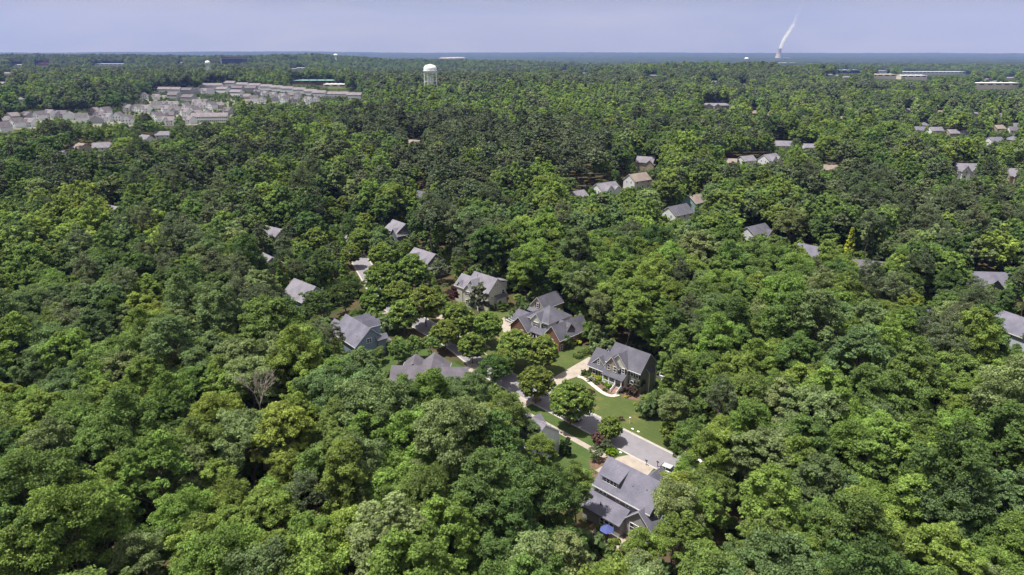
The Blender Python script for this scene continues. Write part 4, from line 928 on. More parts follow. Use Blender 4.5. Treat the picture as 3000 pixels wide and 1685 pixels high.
b.poly(P, [(k*n+i, k*n+(i+1) % n, (k+1)*n+(i+1) % n, (k+1)*n+i) for k in range(len(PL)-1) for i in range(n)] + [tuple(range(n))[::-1], tuple((len(PL)-1)*n+i for i in range(n))])
o_ = b.obj('steam_plume', pm); o_.location = (cx_, cy_, g_+zt_+1); tag(o_, 'white steam plume drifting up and right from the cooling tower', 'steam')
# bare sandy mound far away
sx0, sx1 = pxpt(1286, 11500)[0], pxpt(1362, 11500)[0]; P = []; F = []
n = 24
for j in range(5):
    for i in range(n+1):
        u = i/n; v = j/4; hgt = 12*math.sin(math.pi*u)**.7*(.45+.55*u)*math.sin(math.pi*v); P.append((sx0+(sx1-sx0)*u, 11300+500*v, T(sx0+(sx1-sx0)*u, 11300+500*v)+14+hgt))
F = [(j*(n+1)+i, j*(n+1)+i+1, (j+1)*(n+1)+i+1, (j+1)*(n+1)+i) for j in range(4) for i in range(n)]
me = bpy.data.meshes.new('hill'); me.from_pydata(P, [], F); me.materials.append(mat('bare orange earth', (.40, .25, .17), 1, noise=(.003, (.32, .27, .22), 4))); me.update(); tag(add('hill', me), kind='structure')

# ================================================================== VEGETATION
def leaves(cs, rs, per, size, r, flat=.8, up=.38, jit=.44, low=-.35, aspect=1.0, rad=(0.45, 1.12)):
    """leaf quads over clumps: centres cs (n,3), radii rs (n,), per leaves each"""
    n0 = len(cs); ct0 = r.uniform(0, 1, n0)
    if per >= 60:                                  # twigs: each clump breaks into smaller tufts
        sub = max(3, per//22); kk = np.repeat(np.arange(n0), sub); dd = r.normal(size=(len(kk), 3)); dd /= np.linalg.norm(dd, axis=1)[:, None]
        dd[:, 2] = np.where(dd[:, 2] < low, -dd[:, 2]*.6, dd[:, 2])
        cs = cs[kk] + dd*(rs[kk]*r.uniform(.45, .95, len(kk)))[:, None]*np.array([1, 1, flat]); rs = rs[kk]*r.uniform(.28, .50, len(kk)); per = 26; ct0 = np.clip(ct0[kk] + r.normal(size=len(kk))*.18, 0, 1)
    n = len(cs); k = np.repeat(np.arange(n), per); M = len(k)
    d = r.normal(size=(M, 3)); d /= np.linalg.norm(d, axis=1)[:, None]
    z = d[:, 2]; d[:, 2] = np.where(z < low, -z*.6, z); d /= np.linalg.norm(d, axis=1)[:, None]
    q = r.uniform(rad[0], rad[1], M)[:, None]; p = cs[k] + d*rs[k][:, None]*q*np.array([1, 1, flat])
    nr = d + np.array([0, 0, up]) + r.normal(size=(M, 3))*jit; nr /= np.linalg.norm(nr, axis=1)[:, None]
    a = np.cross(nr, r.normal(size=(M, 3))); a /= np.linalg.norm(a, axis=1)[:, None]; b = np.cross(nr, a)
    s = (size*r.uniform(.65, 1.35, M))[:, None]; a = a*s*.5; b = b*s*.5*aspect
    V = np.stack([p-a-b*.6, p+a*.8-b, p+a+b*.6, p-a*.7+b], 1).reshape(-1, 3); Q = np.arange(M*4).reshape(-1, 4)
    tone = np.zeros((M, 4)); ct = ct0[k]; tone[:, 0] = ct; tone[:, 3] = 1
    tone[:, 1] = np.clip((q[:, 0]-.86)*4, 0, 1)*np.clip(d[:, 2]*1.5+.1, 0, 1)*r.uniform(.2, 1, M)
    return V, Q, np.repeat(tone, 4, 0)
def crown(seed, R_, zc, az, ncl, per, size, shape='round', cr=(.24, .36), compact=False, **kw):
    r = np.random.default_rng(seed); d = r.normal(size=(ncl*3, 3)); d /= np.linalg.norm(d, axis=1)[:, None]
    d = d[d[:, 2] > (-.9 if compact else -.55)][:ncl]; m = len(d); q = r.uniform(.58, .86, m)**.8
    # uneven outline: a few big limbs push out, others fall short
    lob = 1 + .16*np.sin(np.arctan2(d[:, 1], d[:, 0])*3 + r.uniform(0, 6)) + .12*np.sin(np.arctan2(d[:, 1], d[:, 0])*5 + r.uniform(0, 6)) + r.normal(size=m)*.06
    if compact: q = r.uniform(.70, .84, m); lob = 1 + (lob-1)*.25; kw.setdefault('rad', (.6, 1.08)); kw.setdefault('up', .5)
    c = d*q[:, None]*np.array([R_, R_, az])*lob[:, None]
    if compact: c[:, :2] *= (1.08 - .25*np.clip(c[:, 2:3]/az, -.3, 1))
    if shape == 'cone':
        t = r.uniform(0, 1, m)**.75; rr = R_*(1-t)*.8 + .1; an = r.uniform(0, 2*np.pi, m); c = np.stack([rr*np.cos(an), rr*np.sin(an), (t*2-1)*az*.93], 1)
    if shape == 'column':
        t = r.uniform(-1, 1, m); rr = R_*.55*np.sqrt(np.clip(1-np.clip(t, 0, 1)**2*.9, .1, 1)); an = r.uniform(0, 2*np.pi, m); c = np.stack([rr*np.cos(an), rr*np.sin(an), t*az*.9], 1)
    if shape == 'pine':
        c[:, 2] = np.where(c[:, 2] < 0, c[:, 2]*.6, c[:, 2]); c[:, :2] *= (1.05 - .3*np.clip(c[:, 2:3]/az, 0, 1))
    if shape == 'tulip':
        k = np.clip(c[:, 2:3]/az, -.4, 1); c[:, :2] *= 1.1 - .45*np.clip(k, 0, 1)
    c[:, 2] += zc; rs = R_*r.uniform(cr[0], cr[1], m)
    if shape == 'cone': rs = R_*.30*(1.15-t)+.12*R_
    return c, leaves(c, rs, per, size, r, **kw)
def trunk_mb(cs, H_, zc, rb, nl, r, R_):
    mb = MB(); top = zc + .1*(H_-zc); p = Vector((0, 0, -.4)); k = 5; pts = [p]
    for i in range(1, k+1): pts.append(Vector((r.normal()*.12*i, r.normal()*.12*i, top*i/k)))
    for i in range(k): mb.tube(pts[i], pts[i+1], rb*(1-.75*i/k), rb*(1-.75*(i+1)/k), 7)
    idx = r.permutation(len(cs))[:nl]
    for j in idx:
        c = cs[j]; z0 = min(top*.95, max(H_*.28, c[2]-R_*.7)); i = min(k-1, int(z0/top*k)); a = pts[i].lerp(pts[i+1], z0/top*k-i); e = Vector(c); m_ = a.lerp(e, .5)+Vector((0, 0, .3))
        mb.tube(a, m_, rb*.34, rb*.2, 5); mb.tube(m_, e, rb*.2, rb*.06, 4)
    return mb
SPEC = {}
def species(key, seed, R_, zc, az, ncl, per, size, tint, shape='round', rb=.28, nl=9, trunkm=BARK, **kw):
    cs, (V, Q, tn) = crown(seed, R_, zc, az, ncl, per, size, shape, **kw)
    me = mesh_np(key+' crown', V, Q, [MATS_L[tint]], tn)
    tr = trunk_mb(cs, zc+az, zc, rb, nl, np.random.default_rng(seed+99), R_).mesh(key+' trunk', trunkm)
    SPEC[key] = (me, tr, R_, zc+az, zc, (V, Q, tn, cs)); return me
MATS_L = LEAF
TINTS = ['dark green', 'mid green', 'bluish green', 'bright green', 'yellow green', 'pale green']
SH = [('round', 5.6, 14.2, 6.6, 58, .20, .34), ('round', 6.6, 13.4, 5.8, 76, .17, .28), ('tulip', 4.6, 14.8, 8.6, 64, .20, .34), ('round', 5.0, 14.8, 7.2, 44, .24, .40), ('tulip', 5.4, 14.0, 7.6, 90, .14, .24), ('round', 5.8, 13.8, 7.0, 100, .13, .22)]
NEAR, MIDL, FARL = {}, {}, {}
for si, (shp, R_, zc, az, ncl, c0, c1) in enumerate(SH):
    for ti, tint in enumerate(TINTS):
        if ti == 0 or True:
            k = 'broadleaf %d %s' % (si, tint)
            if ti == 0: species(k, 100+si, R_, zc, az, ncl, 390, .235, tint, shp, cr=(c0, c1)); base = SPEC[k]
            else:
                SPEC[k] = base
            NEAR[(si, tint)] = k
PSH = [('pine', 4.6, 17.0, 5.0, 54), ('pine', 3.9, 18.0, 5.6, 46)]
PT = ['olive pine', 'dark pine']
for si, (shp, R_, zc, az, ncl) in enumerate(PSH):
    for tint in PT:
        k = 'pine %d %s' % (si, tint); species(k, 200+si, R_, zc, az, ncl, 240, .24, tint, shp, cr=(.20, .34), flat=.62, jit=.8, aspect=.5, rb=.26, low=-.8); NEAR[(si, tint)] = k
# simpler crowns for the far wood
def lod(name, shp, R_, zc, az, ncl, per, size, tint, seed, **kw):
    cs, (V, Q, tn) = crown(seed, R_, zc, az, ncl, per, size, shp, **kw)
    return V, Q, tn
WCOL = bpy.data.collections.new('woodland kinds')          # sources of the instanced wood, not linked to the scene
WIDX = {}
def wood(level, si, tint):
    key = (level, si, tint)
    if key in WIDX: return WIDX[key]
    if tint in PT: shp, R_, zc, az, ncl = PSH[si]; kw = dict(cr=(.24, .38), flat=.65, jit=.45, aspect=.7, low=-.6)
    else: shp, R_, zc, az, ncl, c0, c1 = SH[si]; kw = dict(cr=(c0*1.1, c1*1.15), jit=.28, rad=(.7, 1.05), up=.45)
    if level == 0: me = SPEC[NEAR[(si, tint)]][0]
    else:
        per, size, f = {1: (90, .50, 1.0), 2: (40, 1.0, .7)}[level]
        cs, (V, Q, tn) = crown(300+si*7+level+(50 if tint in PT else 0), R_, zc, az, int(ncl*f), per, size, shp, **kw); me = mesh_np('woodland crown', V, Q, [LEAF[tint]], tn)
    o = bpy.data.objects.new('woodland_tree.%03d' % len(WIDX), me); WCOL.objects.link(o); o.material_slots[0].link = 'OBJECT'; o.material_slots[0].material = LEAF[tint]; WIDX[key] = len(WIDX); return WIDX[key]

# other kinds
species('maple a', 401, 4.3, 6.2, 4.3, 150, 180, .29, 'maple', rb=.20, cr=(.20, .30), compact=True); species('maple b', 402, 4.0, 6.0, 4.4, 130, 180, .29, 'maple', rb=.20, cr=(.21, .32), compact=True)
species('gold', 410, 1.9, 6.0, 6.2, 130, 110, .30, 'gold', 'cone', rb=.15); species('cypress', 411, 2.4, 5.6, 5.2, 110, 100, .28, 'bright green', 'cone', rb=.15)
species('cedar', 412, 2.2, 5.6, 5.4, 120, 100, .26, 'conifer', 'cone', rb=.15); species('evergreen', 413, 1.9, 4.2, 4.1, 110, 100, .22, 'conifer', 'column', rb=.12, cr=(.26, .36))
species('magnolia', 414, 2.3, 4.4, 4.2, 50, 110, .32, 'magnolia', 'tulip', rb=.14); species('plum', 415, 2.1, 3.6, 3.0, 44, 100, .28, 'plum', rb=.12)
species('small olive', 416, 2.6, 3.4, 2.4, 40, 100, .26, 'olive pine', rb=.10); species('small green', 417, 2.6, 4.0, 2.7, 44, 110, .28, 'mid green', rb=.12)
species('zelkova', 418, 5.0, 6.0, 4.4, 110, 200, .22, 'dark green', rb=.22, cr=(.16, .26), jit=.8); species('willow', 419, 5.4, 7.0, 5.0, 110, 200, .22, 'pale green', rb=.25, cr=(.16, .26), jit=.9)
species('sapling', 420, 1.1, 2.2, .8, 16, 50, .2, 'yellow green', rb=.05, nl=4); species('arborvitae', 421, .42, 1.5, 1.5, 26, 40, .14, 'conifer', 'cone', rb=.05, nl=2)
species('sweetgum', 422, 3.0, 9.0, 7.5, 120, 120, .32, 'bright green', 'cone', rb=.2)
def shrub(key, seed, tint, R_=1.0, az=.8, size=.16, ncl=22, per=70):
    cs, (V, Q, tn) = crown(seed, R_, az*.75, az, ncl, per, size, 'round', cr=(.3, .42)); SPEC[key] = (mesh_np(key, V, Q, [LEAF[tint]], tn), None, R_, az*1.7, az, None)
shrub('box', 501, 'box'); shrub('yellow', 502, 'yellowshrub'); shrub('red', 503, 'redshrub'); shrub('brown', 504, 'brownshrub', 1.0, .75); shrub('whitefl', 505, 'white'); shrub('lime', 506, 'lime')

def put_tree(name, key, x, y, s, sz=None, rz=None, label=None, cat='tree', group=None, z=None):
    me, tr, R_, H_, zc, _ = SPEC[key]
    r_ = empty(name, (x, y, T(x, y) if z is None else z), random.uniform(0, 6.28) if rz is None else rz, label, cat, group); r_.scale = (s, s, sz or s)
    c_ = add('crown', me, r_); tn_ = key.split(' ', 2)[2] if key.startswith(('broadleaf ', 'pine ')) else None
    if tn_: c_.material_slots[0].link = 'OBJECT'; c_.material_slots[0].material = LEAF[tn_]
    add('trunk', tr, r_); return r_
def at_px(px, py, rpx, key, hf=1.0):
    """crown centre and half width in the photo -> place and scale"""
    me, tr, R_, H_, zc, _ = SPEC[key]; s = 1.0
    for _ in range(12):
        o = G(px, py, zc*s*hf); D = PX(o[0], o[1], zc*s*hf)[2]; s = rpx*D/2000/R_
    return o[0], o[1], s
STREET = [(1674,1174,60,'a'),(1570,1118,50,'a'),(1788,1252,33,'b'),(1590,1030,50,'b'),(1512,1010,54,'a'),(1474,1058,38,'b'),(1427,955,48,'a'),(1384,1015,42,'b'),(1342,940,54,'b'),(1304,975,44,'a'),
  (1246,888,58,'a'),(1182,922,46,'b'),(1118,815,54,'a'),(1204,800,56,'b'),(1165,862,46,'a'),(1098,882,44,'b'),(1120,747,42,'a'),(1054,702,34,'b'),(1026,745,32,'a'),(968,699,26,'a'),(924,706,40,'b'),(978,636,30,'b'),(966,600,28,'a'),(1068,650,30,'a'),(1006,600,26,'b'),(1968,1262,36,'b')]
mp_lab = ['maple standing alone between sidewalk and road with wide dark shadow', 'yellow tipped maple at the end of the near driveway', 'small yellow tipped maple at the kerb by the asphalt patch', 'maple in front of the brick house steps', 'maple before the left gable of the brick house',
  'small maple tucked left below the brick house', 'round maple between cream and brick houses', 'maple left of the concrete turn-around, overlapping the road', 'maple below the dark plum tree', 'lower left maple of the pair across from the cream house']
for i, (px, py, rr, k) in enumerate(STREET):
    if i > 2: rr *= .9
    x, y, s = at_px(px, py, rr, 'maple '+k)
    lb = mp_lab[i] if i < len(mp_lab) else ('yellow tipped maple at the right rim of the front lawn' if i == 25 else 'street maple, %s back along the road from the cream house' % ordn[i-10])
    q_ = SPEC['maple '+k][2]*s*.8; clear(x, y, 0, -q_, q_, -q_, q_)
    put_tree('maple_tree', 'maple '+k, x, y, s, label=lb, group='maples lining the street')
    prect(px-rr*.7, py-rr*.8, px+rr*.7, py+rr*.5, math.hypot(x, y)-3)
SPECIAL = [('zelkova_tree','zelkova',1444,1085,50,'dark fine leaved tree between the maples, left of the road'),('golden_conifer','gold',2490,718,17,'golden yellow narrow conifer rising above round trees'),
 ('cypress_tree','cypress',1009,795,22,'soft green conical tree beside the street, left of centre'),('cedar_tree','cedar',1034,1008,13,'dark pointed cedar, left of the two before the blue grey house'),('cedar_tree','cedar',1054,998,15,'dark pointed cedar, right of the two before the blue grey house'),
 ('evergreen_tree','evergreen',1647,1312,12,'dark columnar evergreen touching the white blank wall'),('evergreen_tree','evergreen',1663,1310,15,'dark columnar evergreen at the lawn edge beside the white house'),
 ('magnolia_tree','magnolia',1405,880,30,'pale flecked magnolia before the cream house'),('magnolia_tree','magnolia',1872,1122,16,'slim magnolia against the sage house front'),('plum_tree','plum',1325,865,19,'dark purple plum tree before the cream house'),
 ('crape_myrtle','small olive',1745,1326,21,'olive brown small tree by the mulch bed above the large grey house'),('crape_myrtle','small olive',1777,1302,17,'reddish olive small tree at the kerb, end of the sidewalk'),
 ('oak_tree','zelkova',1011,868,54,'broad dark oak left of the driveway near the three dormers'),('oak_tree','zelkova',935,895,48,'dark oak behind the teal house gable'),('willow_tree','willow',2318,660,52,'large willow-like pale tree beside the dark grey roof'),
 ('sapling','sapling',1863,1186,10,'yellow sapling in a mulch ring on the front lawn'),('sweetgum_tree','sweetgum',822,812,22,'bright yellow green pointed sweetgum beside the teal house'),
 ('garden_tree','small green',1210,1015,30,'light green garden tree left of the low brown roofed house'),('garden_tree','small green',1166,1030,30,'green garden tree right of the blue grey house porch'),('garden_tree','small green',1262,1010,26,'green garden tree by the driveway above the low brown roof'),('garden_tree','small green',1655,998,17,'narrow green tree at the brick house corner'),
 ('crape_myrtle','small olive',1095,905,24,'grey olive small tree at the tan driveway'),('garden_tree','small green',1452,1165,34,'dark green garden tree left of the near driveway'),('crape_myrtle','small olive',1290,790,30,'grey olive small tree above the cream house wing'),('garden_tree','small green',1525,885,18,'small tree behind the four tiny arborvitaes')]
for nm, key, px, py, rr, lb in SPECIAL:
    x, y, s = at_px(px, py, rr, key); q_ = SPEC[key][2]*s*.8; clear(x, y, 0, -q_, q_, -q_, q_); put_tree(nm, key, x, y, s, label=lb)
    d = math.hypot(x, y); prect(px-rr*.9, py-rr*(2.4 if SPEC[key][3] > 3.2*SPEC[key][2] else .9), px+rr*.8, py+rr*.6, d-2)
MANUAL = [(1545,1268,48,1,'bluish green'),(1490,1215,58,0,'mid green'),(1440,1255,70,1,'bluish green'),(1585,1320,45,0,'bright green'),(1335,1150,50,1,'bluish green'),(1262,1165,45,0,'mid green'),(1190,1160,45,3,'mid green'),(1385,1140,46,0,'bluish green'),(1230,1190,70,1,'bluish green'),(1630,1470,75,0,'dark green'),(1650,1600,70,1,'dark green'),(1990,1448,52,3,'yellow green'),(2012,1392,48,0,'bright green'),(2075,1450,75,1,'mid green'),(2060,1500,60,4,'bright green'),(1882,1632,60,3,'bright green'),(2022,1296,56,0,'mid green'),(1972,1196,44,0,'pale green'),(2075,1345,60,3,'bright green'),(1690,1430,48,3,'mid green')]
for i, (px, py, rr, si, tn) in enumerate(MANUAL):
    key = NEAR[(si, tn)]; x, y, s = at_px(px, py, rr, key); s = min(max(s, .5), 1.25)
    o_ = G(px, py, SPEC[key][4]*s); put_tree('broadleaf_tree', key, o_[0], o_[1], s, label=tn+' leafy tree, '+['in front of the white blank gable','left of the white blank walled house','third tree left of the white walled house','below the white blank walled house','overlapping the right part of the low brown roof','below the middle of the low brown roof','below the left end of the low brown roof','right of the low brown roof, by the driveway','well below the low brown roof','left of the large bottom house','lower left of the large bottom house near the patio','hiding the rear of the silver car','right of the road end, behind the white car','past the road end, lower right of the white car','two crowns below the road end','in front of the rear gable of the large bottom house','covering the bare ground right of the front lawn','overhanging the right end of the front lawn','right of the hidden white car','touching the dormer end of the large bottom house'][i], group='trees close to the houses')
    clear(o_[0], o_[1], 0, -2.5, 2.5, -2.5, 2.5)
for i, (px, py) in enumerate([(1495,920),(1504,917),(1514,914),(1521,911)]):
    x, y = G(px, py+5, 0); put_tree('arborvitae', 'arborvitae', x, y, 1.3, label='tiny column arborvitae, %s from the left in the row by the turn-around' % ordn[i], cat='shrub', group='row of tiny arborvitaes')
SHR = [('box',1716,1099,1.35,'large round green shrub at the corner of the sage house bed'),('box',1728,1108,1.0,'low green shrub under the large one by the sage house'),('yellow',1736,1099,.85,'yellow ball shrub, left of three by the sage house'),('yellow',1745,1106,.85,'yellow ball shrub, middle of three by the sage house'),('yellow',1755,1109,.85,'yellow ball shrub, right of three by the sage house'),
 ('whitefl',1732,1114,1.0,'white flowering shrub beside the curving path'),('box',1746,1122,.8,'round green shrub inside the bend of the path'),('box',1772,1143,.6,'small low green shrub next to the path near the steps'),('red',1723,1154,1.3,'burgundy shrub on the lawn edge left of the path'),('brown',1845,1152,2.0,'big brown burgundy shrub right of the front steps'),
 ('yellow',1834,1162,.5,'tiny yellow shrub in the bed right of the steps'),('yellow',1684,1006,1.9,'yellow green shrub against the brick house side wall'),('box',1668,1018,1.2,'dark round shrub beside the brick wall'),('red',1757,1296,2.1,'purple smoke bush by the end of the sidewalk'),('lime',1783,1330,1.0,'bright lime shrub, left of the pair by the kerb'),('lime',1794,1328,1.0,'bright lime shrub, right of the pair by the kerb'),
 ('box',1442,903,1.8,'green shrub at the cream house corner, left one'),('box',1466,906,2.2,'broad green shrub right of the cream house side box'),('box',1473,878,1.5,'green shrub behind the cream house side box'),('lime',1754,1551,.8,'lime green plant on the patio by the blue parasol'),('box',1610,1005,1.0,'green shrub by the brick house steps'),('brown',1820,1228,.7,'low brown ring of mulch plants on the front lawn')]
for key, px, py, s, lb in SHR:
    x, y = G(px, py+4, 0); o = add('shrub', SPEC[key][0], None, (x, y, 0.05), random.uniform(0, 6), (s, s, s)); tag(o, lb, 'shrub')
def hedge(p0, p1, wd, ht, tint, lb):
    a, b = Vector((*G(*p0), 0)), Vector((*G(*p1), 0)); n = int((b-a).length/.55)+1; r = np.random.default_rng(9); cs = []
    for i in range(n+1):
        for k in (-1, 0, 1):
            for z in (.35, .8): 
                c = a.lerp(b, i/n); d = (b-a).normalized(); cs.append((c.x-d.y*k*wd*.3+r.normal()*.08, c.y+d.x*k*wd*.3+r.normal()*.08, z*ht+r.normal()*.05))
    cs = np.array(cs); V, Q, tn = leaves(cs, np.full(len(cs), .38*ht+.12), 60, .17, r); tag(add('hedge', mesh_np('hedge', V, Q, [LEAF[tint]], tn)), lb, 'hedge')
hedge((1762,1117), (1788,1140), 1.6, 1.3, 'lime', 'clipped bright green hedge before the white porch')
hedge((1688,1050), (1738,1024), 3.0, 1.1, 'mid green', 'long low hedge between the brick and sage houses')
# bare dead tree
def bare():
    r = random.Random(3); mb = MB()
    def grow(p, d, l, rad, dep):
        e = p + d*l; mb.tube(p, e, rad, rad*.65, 5)
        if dep == 0: return
        for _ in range(3 if dep > 2 else 4):
            nd = (d + Vector((r.uniform(-.8, .8), r.uniform(-.8, .8), r.uniform(-.1, .5)))).normalized(); grow(e, nd, l*r.uniform(.55, .85), rad*.6, dep-1)
    grow(Vector((0, 0, 0)), Vector((0, 0, 1)), 9, .3, 0); grow(Vector((0, 0, 9)), Vector((.05, 0, 1)), 4, .24, 5)
    return mb
x, y = G(752, 1140, 17); o = bare().obj('bare_tree', GREYBARK); o.location = (x, y, 0); tag(o, 'leafless grey dead tree among the green crowns at lower left', 'tree')
clear(x, y, 0, -4, 4, -4, 4); prect(722, 1090, 785, 1160, math.hypot(x, y))
LAND += [(752, 1130, 'the leafless grey tree'), (2490, 715, 'the golden conifer'), (1968, 1262, 'the front lawn rim'), (893, 830, 'the teal gabled house'), (2910, 798, 'the wide right-edge slate roof'), (1245, 740, 'the slate grey house'), (1985, 602, 'the dark roofed white house'),
         (0, 1685, 'the lower left corner'), (3000, 1685, 'the lower right corner'), (0, 900, 'the middle of the left edge'), (1780, 1560, 'the blue parasol'), (2200, 1500, 'the lower right woods'), (1000, 1500, 'the lower left woods')]

# ------------------------------------------------------------------ where the wild trees stand
YEL = [(620,1190,85,'yellow green'),(870,1270,55,'yellow green'),(840,1370,50,'yellow green'),(1150,1640,60,'bright green'),(2790,1240,50,'yellow green'),(2560,1370,48,'yellow green'),(2900,1350,75,'yellow green'),(2510,1560,90,'yellow green'),(2000,1560,70,'bright green'),(440,890,45,'yellow green'),(300,930,25,'yellow green'),(1810,1610,110,'bright green'),
 (2150,1060,90,'bright green'),(1880,850,110,'bright green'),(1800,830,80,'bright green'),(2530,1040,60,'bright green'),(250,1350,90,'mid green'),(400,1490,160,'bright green'),(720,1560,140,'bright green'),(1560,700,60,'bright green'),(480,690,60,'yellow green'),(260,620,90,'yellow green'),(830,560,60,'bright green'),(1180,590,50,'bright green'),(1590,560,60,'bright green'),(2260,740,60,'mid green'),(2470,780,70,'bright green'),(2330,760,50,'bright green'),(2620,790,60,'bright green'),(2150,690,60,'bright green'),(960,1330,100,'mid green'),(2200,1490,100,'dark green'),(1920,960,60,'dark green'),
 (1500,1480,200,'dark green'),(1650,1440,80,'dark green'),(2080,1370,110,'mid green'),(1980,1400,60,'yellow green'),(2400,1450,60,'bluish green'),(2680,1230,100,'mid green'),(2450,1000,80,'bluish green'),(1050,1130,90,'bluish green'),(150,1000,160,'bluish green'),(600,980,120,'bluish green'),(2340,1210,60,'pale green'),(2300,1310,60,'pale green'),(2640,1500,50,'pale green')]
PINE = [(1450,440,330,110,.75),(900,420,330,60,.6),(1050,330,300,60,.4),(550,520,150,50,.5),(1450,720,120,60,.5),(1950,860,60,70,.85),(2060,820,100,50,.6),(2350,520,250,60,.65),(2700,640,300,60,.5),(700,900,80,50,.9),(60,900,110,45,.95),(2740,980,50,60,1),(510,730,60,60,.9),(2230,640,40,60,.5),(1600,600,300,80,.3),(2000,500,200,40,.35),(2150,250,500,40,.5),(1500,240,600,40,.45),(300,210,500,60,.45),(500,290,120,30,.5),(1620,940,10,10,0),(850,770,30,60,.4),(1180,1000,20,20,0),(2050,1240,60,60,.4),(700,1080,40,40,.5),(1300,650,60,40,.4)]
LIGHT = [(400,900,500,350,.22),(2350,1150,650,500,.38),(1000,1450,900,280,.32),(700,1100,300,200,.15),(2400,340,700,70,.85),(2300,290,600,50,.7),(1300,360,500,60,.4),(1700,330,400,60,.5),(2200,440,350,50,.5),(2500,440,300,40,.4),(900,480,250,50,.4),(1200,560,300,50,.45),(1900,420,200,60,.5),(1250,470,200,40,.45),(700,440,250,40,.4),(1600,1700,1600,150,.35),(200,640,300,60,.35),(1350,520,200,50,.4)]
def stand(x, y):                                # stands of one kind of tree, some tens of metres across
    a = math.sin(x/43+1.5*math.sin(y/95)) + math.sin(y/58+1.8*math.sin(x/77+1)) + .8*math.sin((x+y)/29+math.sin((x-y)/63)*1.4) + .8*math.sin((x-1.3*y)/190+2)
    return a
def tint_for(px, py, r, x=0, y=0):
    for (cx, cy_, rr, tn) in YEL:
        if (px-cx)**2+(py-cy_)**2 < rr*rr and r.random() < .85: return tn
    pp = .10
    for (cx, cy_, rx, ry, p) in PINE:
        e = ((px-cx)/rx)**2+((py-cy_)/ry)**2
        if e < 1.6: pp = max(pp, p*(1 if e < 1 else .5)*(.7 if rx > 100 else 1))
    if py > 1050: pp = min(pp, .5) if any(False for _ in ()) else (pp if pp > .3 else .03)
    sv = stand(x, y)
    if r.random() < (pp if abs(pp) > .8 else min(.9, pp*(2.1 if sv < -.6 else (1.0 if sv < .3 else .35)))): return 'olive pine' if r.random() < .55 else 'dark pine'
    lp = 0
    for (cx, cy_, rx, ry, p) in LIGHT:
        if ((px-cx)/rx)**2+((py-cy_)/ry)**2 < 1: lp = max(lp, p)
    if sv > .7: lp = min(.85, lp*1.5+.12)
    elif sv < -.5: lp *= .35
    u = r.random()
    if u < lp: return ['bright green', 'bright green', 'yellow green' if r.random() < .35 else 'bright green', 'pale green', 'mid green'][int(r.integers(5))]
    s = sv
    return r.choice(['dark green', 'mid green', 'bluish green', 'bright green', 'yellow green', 'pale green'], p=([.50, .28, .16, .03, .0, .03] if s < -.7 else ([.24, .44, .16, .11, .01, .04] if s < .6 else [.06, .40, .08, .37, .04, .05])))
def gen(y0, y1, sp, sc0, margin=40):
    ys = np.arange(y0, y1, sp); out = []
    for i, yy in enumerate(ys):
        hw = yy*.80 + margin; xs = np.arange(-hw, hw, sp); out.append(np.stack([xs + (i % 2)*sp/2, np.full(len(xs), yy)], 1))
    P = np.concatenate(out); P += rng.uniform(-.38, .38, P.shape)*sp; S = sc0*np.clip(rng.normal(1.0, .17, len(P)), .62, 1.38); return P, S
bands = [gen(50, 420, 6.7, .90), gen(420, 1000, 8.1, 1.02), gen(1000, 2000, 9.5, 1.1, 60), gen(2000, 4300, 13, 1.2, 100)]
P = np.concatenate([b_[0] for b_ in bands]); S = np.concatenate([b_[1] for b_ in bands])
# world exclusions
keep = np.ones(len(P), bool)
for (cx, cy_, c, s, x0, x1, y0, y1) in CLEAR:
    dx, dy = P[:, 0]-cx, P[:, 1]-cy_; lx = dx*c+dy*s; ly = -dx*s+dy*c; mg = np.where(P[:, 1] < 420, 2.0*S, 1.0)
    keep &= ~((lx > x0-mg) & (lx < x1+mg) & (ly > y0-mg) & (ly < y1+mg))
def inpoly(X, Y, Q):
    ins = np.zeros(len(X), bool); n = len(Q)
    for i in range(n):
        (xa, ya), (xb, yb) = Q[i], Q[(i+1) % n]; c = ((ya > Y) != (yb > Y)) & (X < (xb-xa)*(Y-ya)/((yb-ya) or 1e-9)+xa); ins ^= c
    return ins
ine = inpoly(P[:, 0], P[:, 1], [GT(*q) for q in ESTQ]); S = np.where(ine, S*.36, S); keep &= ~ine | (rng.random(len(P)) < .6)
P, S = P[keep], S[keep]; Z = terr(P[:, 0], P[:, 1])
D = np.hypot(P[:, 0], P[:, 1])
f = P[:, 1]*cp - (Z-CAM_H)*sp_; PXc = 1500+2000*P[:, 0]/f
SV = np.where(D < 1000, rng.uniform(.86, 1.14, len(P)), 1.0)
recs = []
for i in range(len(P)):
    x, y, z, s, d = P[i, 0], P[i, 1], Z[i], S[i], D[i]
    s0 = s; ok = False
    for k in ((1, .82, .64, .48, .34, .24) if d < 700 else (1, .7, .45)):
        s = s0*k; top = PX(x, y, z+(23.5 if d < 500 else 26)*s); bot = PX(x, y, z+8*s); wpx = 5.3*s*2000/top[2]
        if top[1] > 1800 or bot[1] < 100 or abs(top[0]-1500) > 1500+wpx+60: ok = 'out' if d > 420 else True; break
        X0, X1, Y0, Y1 = int((top[0]-wpx)/3), int((top[0]+wpx)/3)+1, int(top[1]/3), int(bot[1]/3)+1
        X0, Y0 = max(X0, 0), max(Y0, 0)
        sub = mask[Y0:Y1, X0:X1]
        if sub.size == 0 or not (sub > d+1).any(): ok = True; break
        # corners of the box do not belong to the crown
        h_, w_ = sub.shape; yy, xx = np.mgrid[0:h_, 0:w_]; e = ((xx+.5)/w_*2-1)**2 + (np.clip(1-(yy+.5)/h_*1.6, 0, 1))**2 < .92
        if not ((sub > d+1) & e).any(): ok = True; break
    if ok is True: recs.append((x, y, z, s, d, k))
print('trees', len(recs))
r2 = np.random.default_rng(3)
TR = []
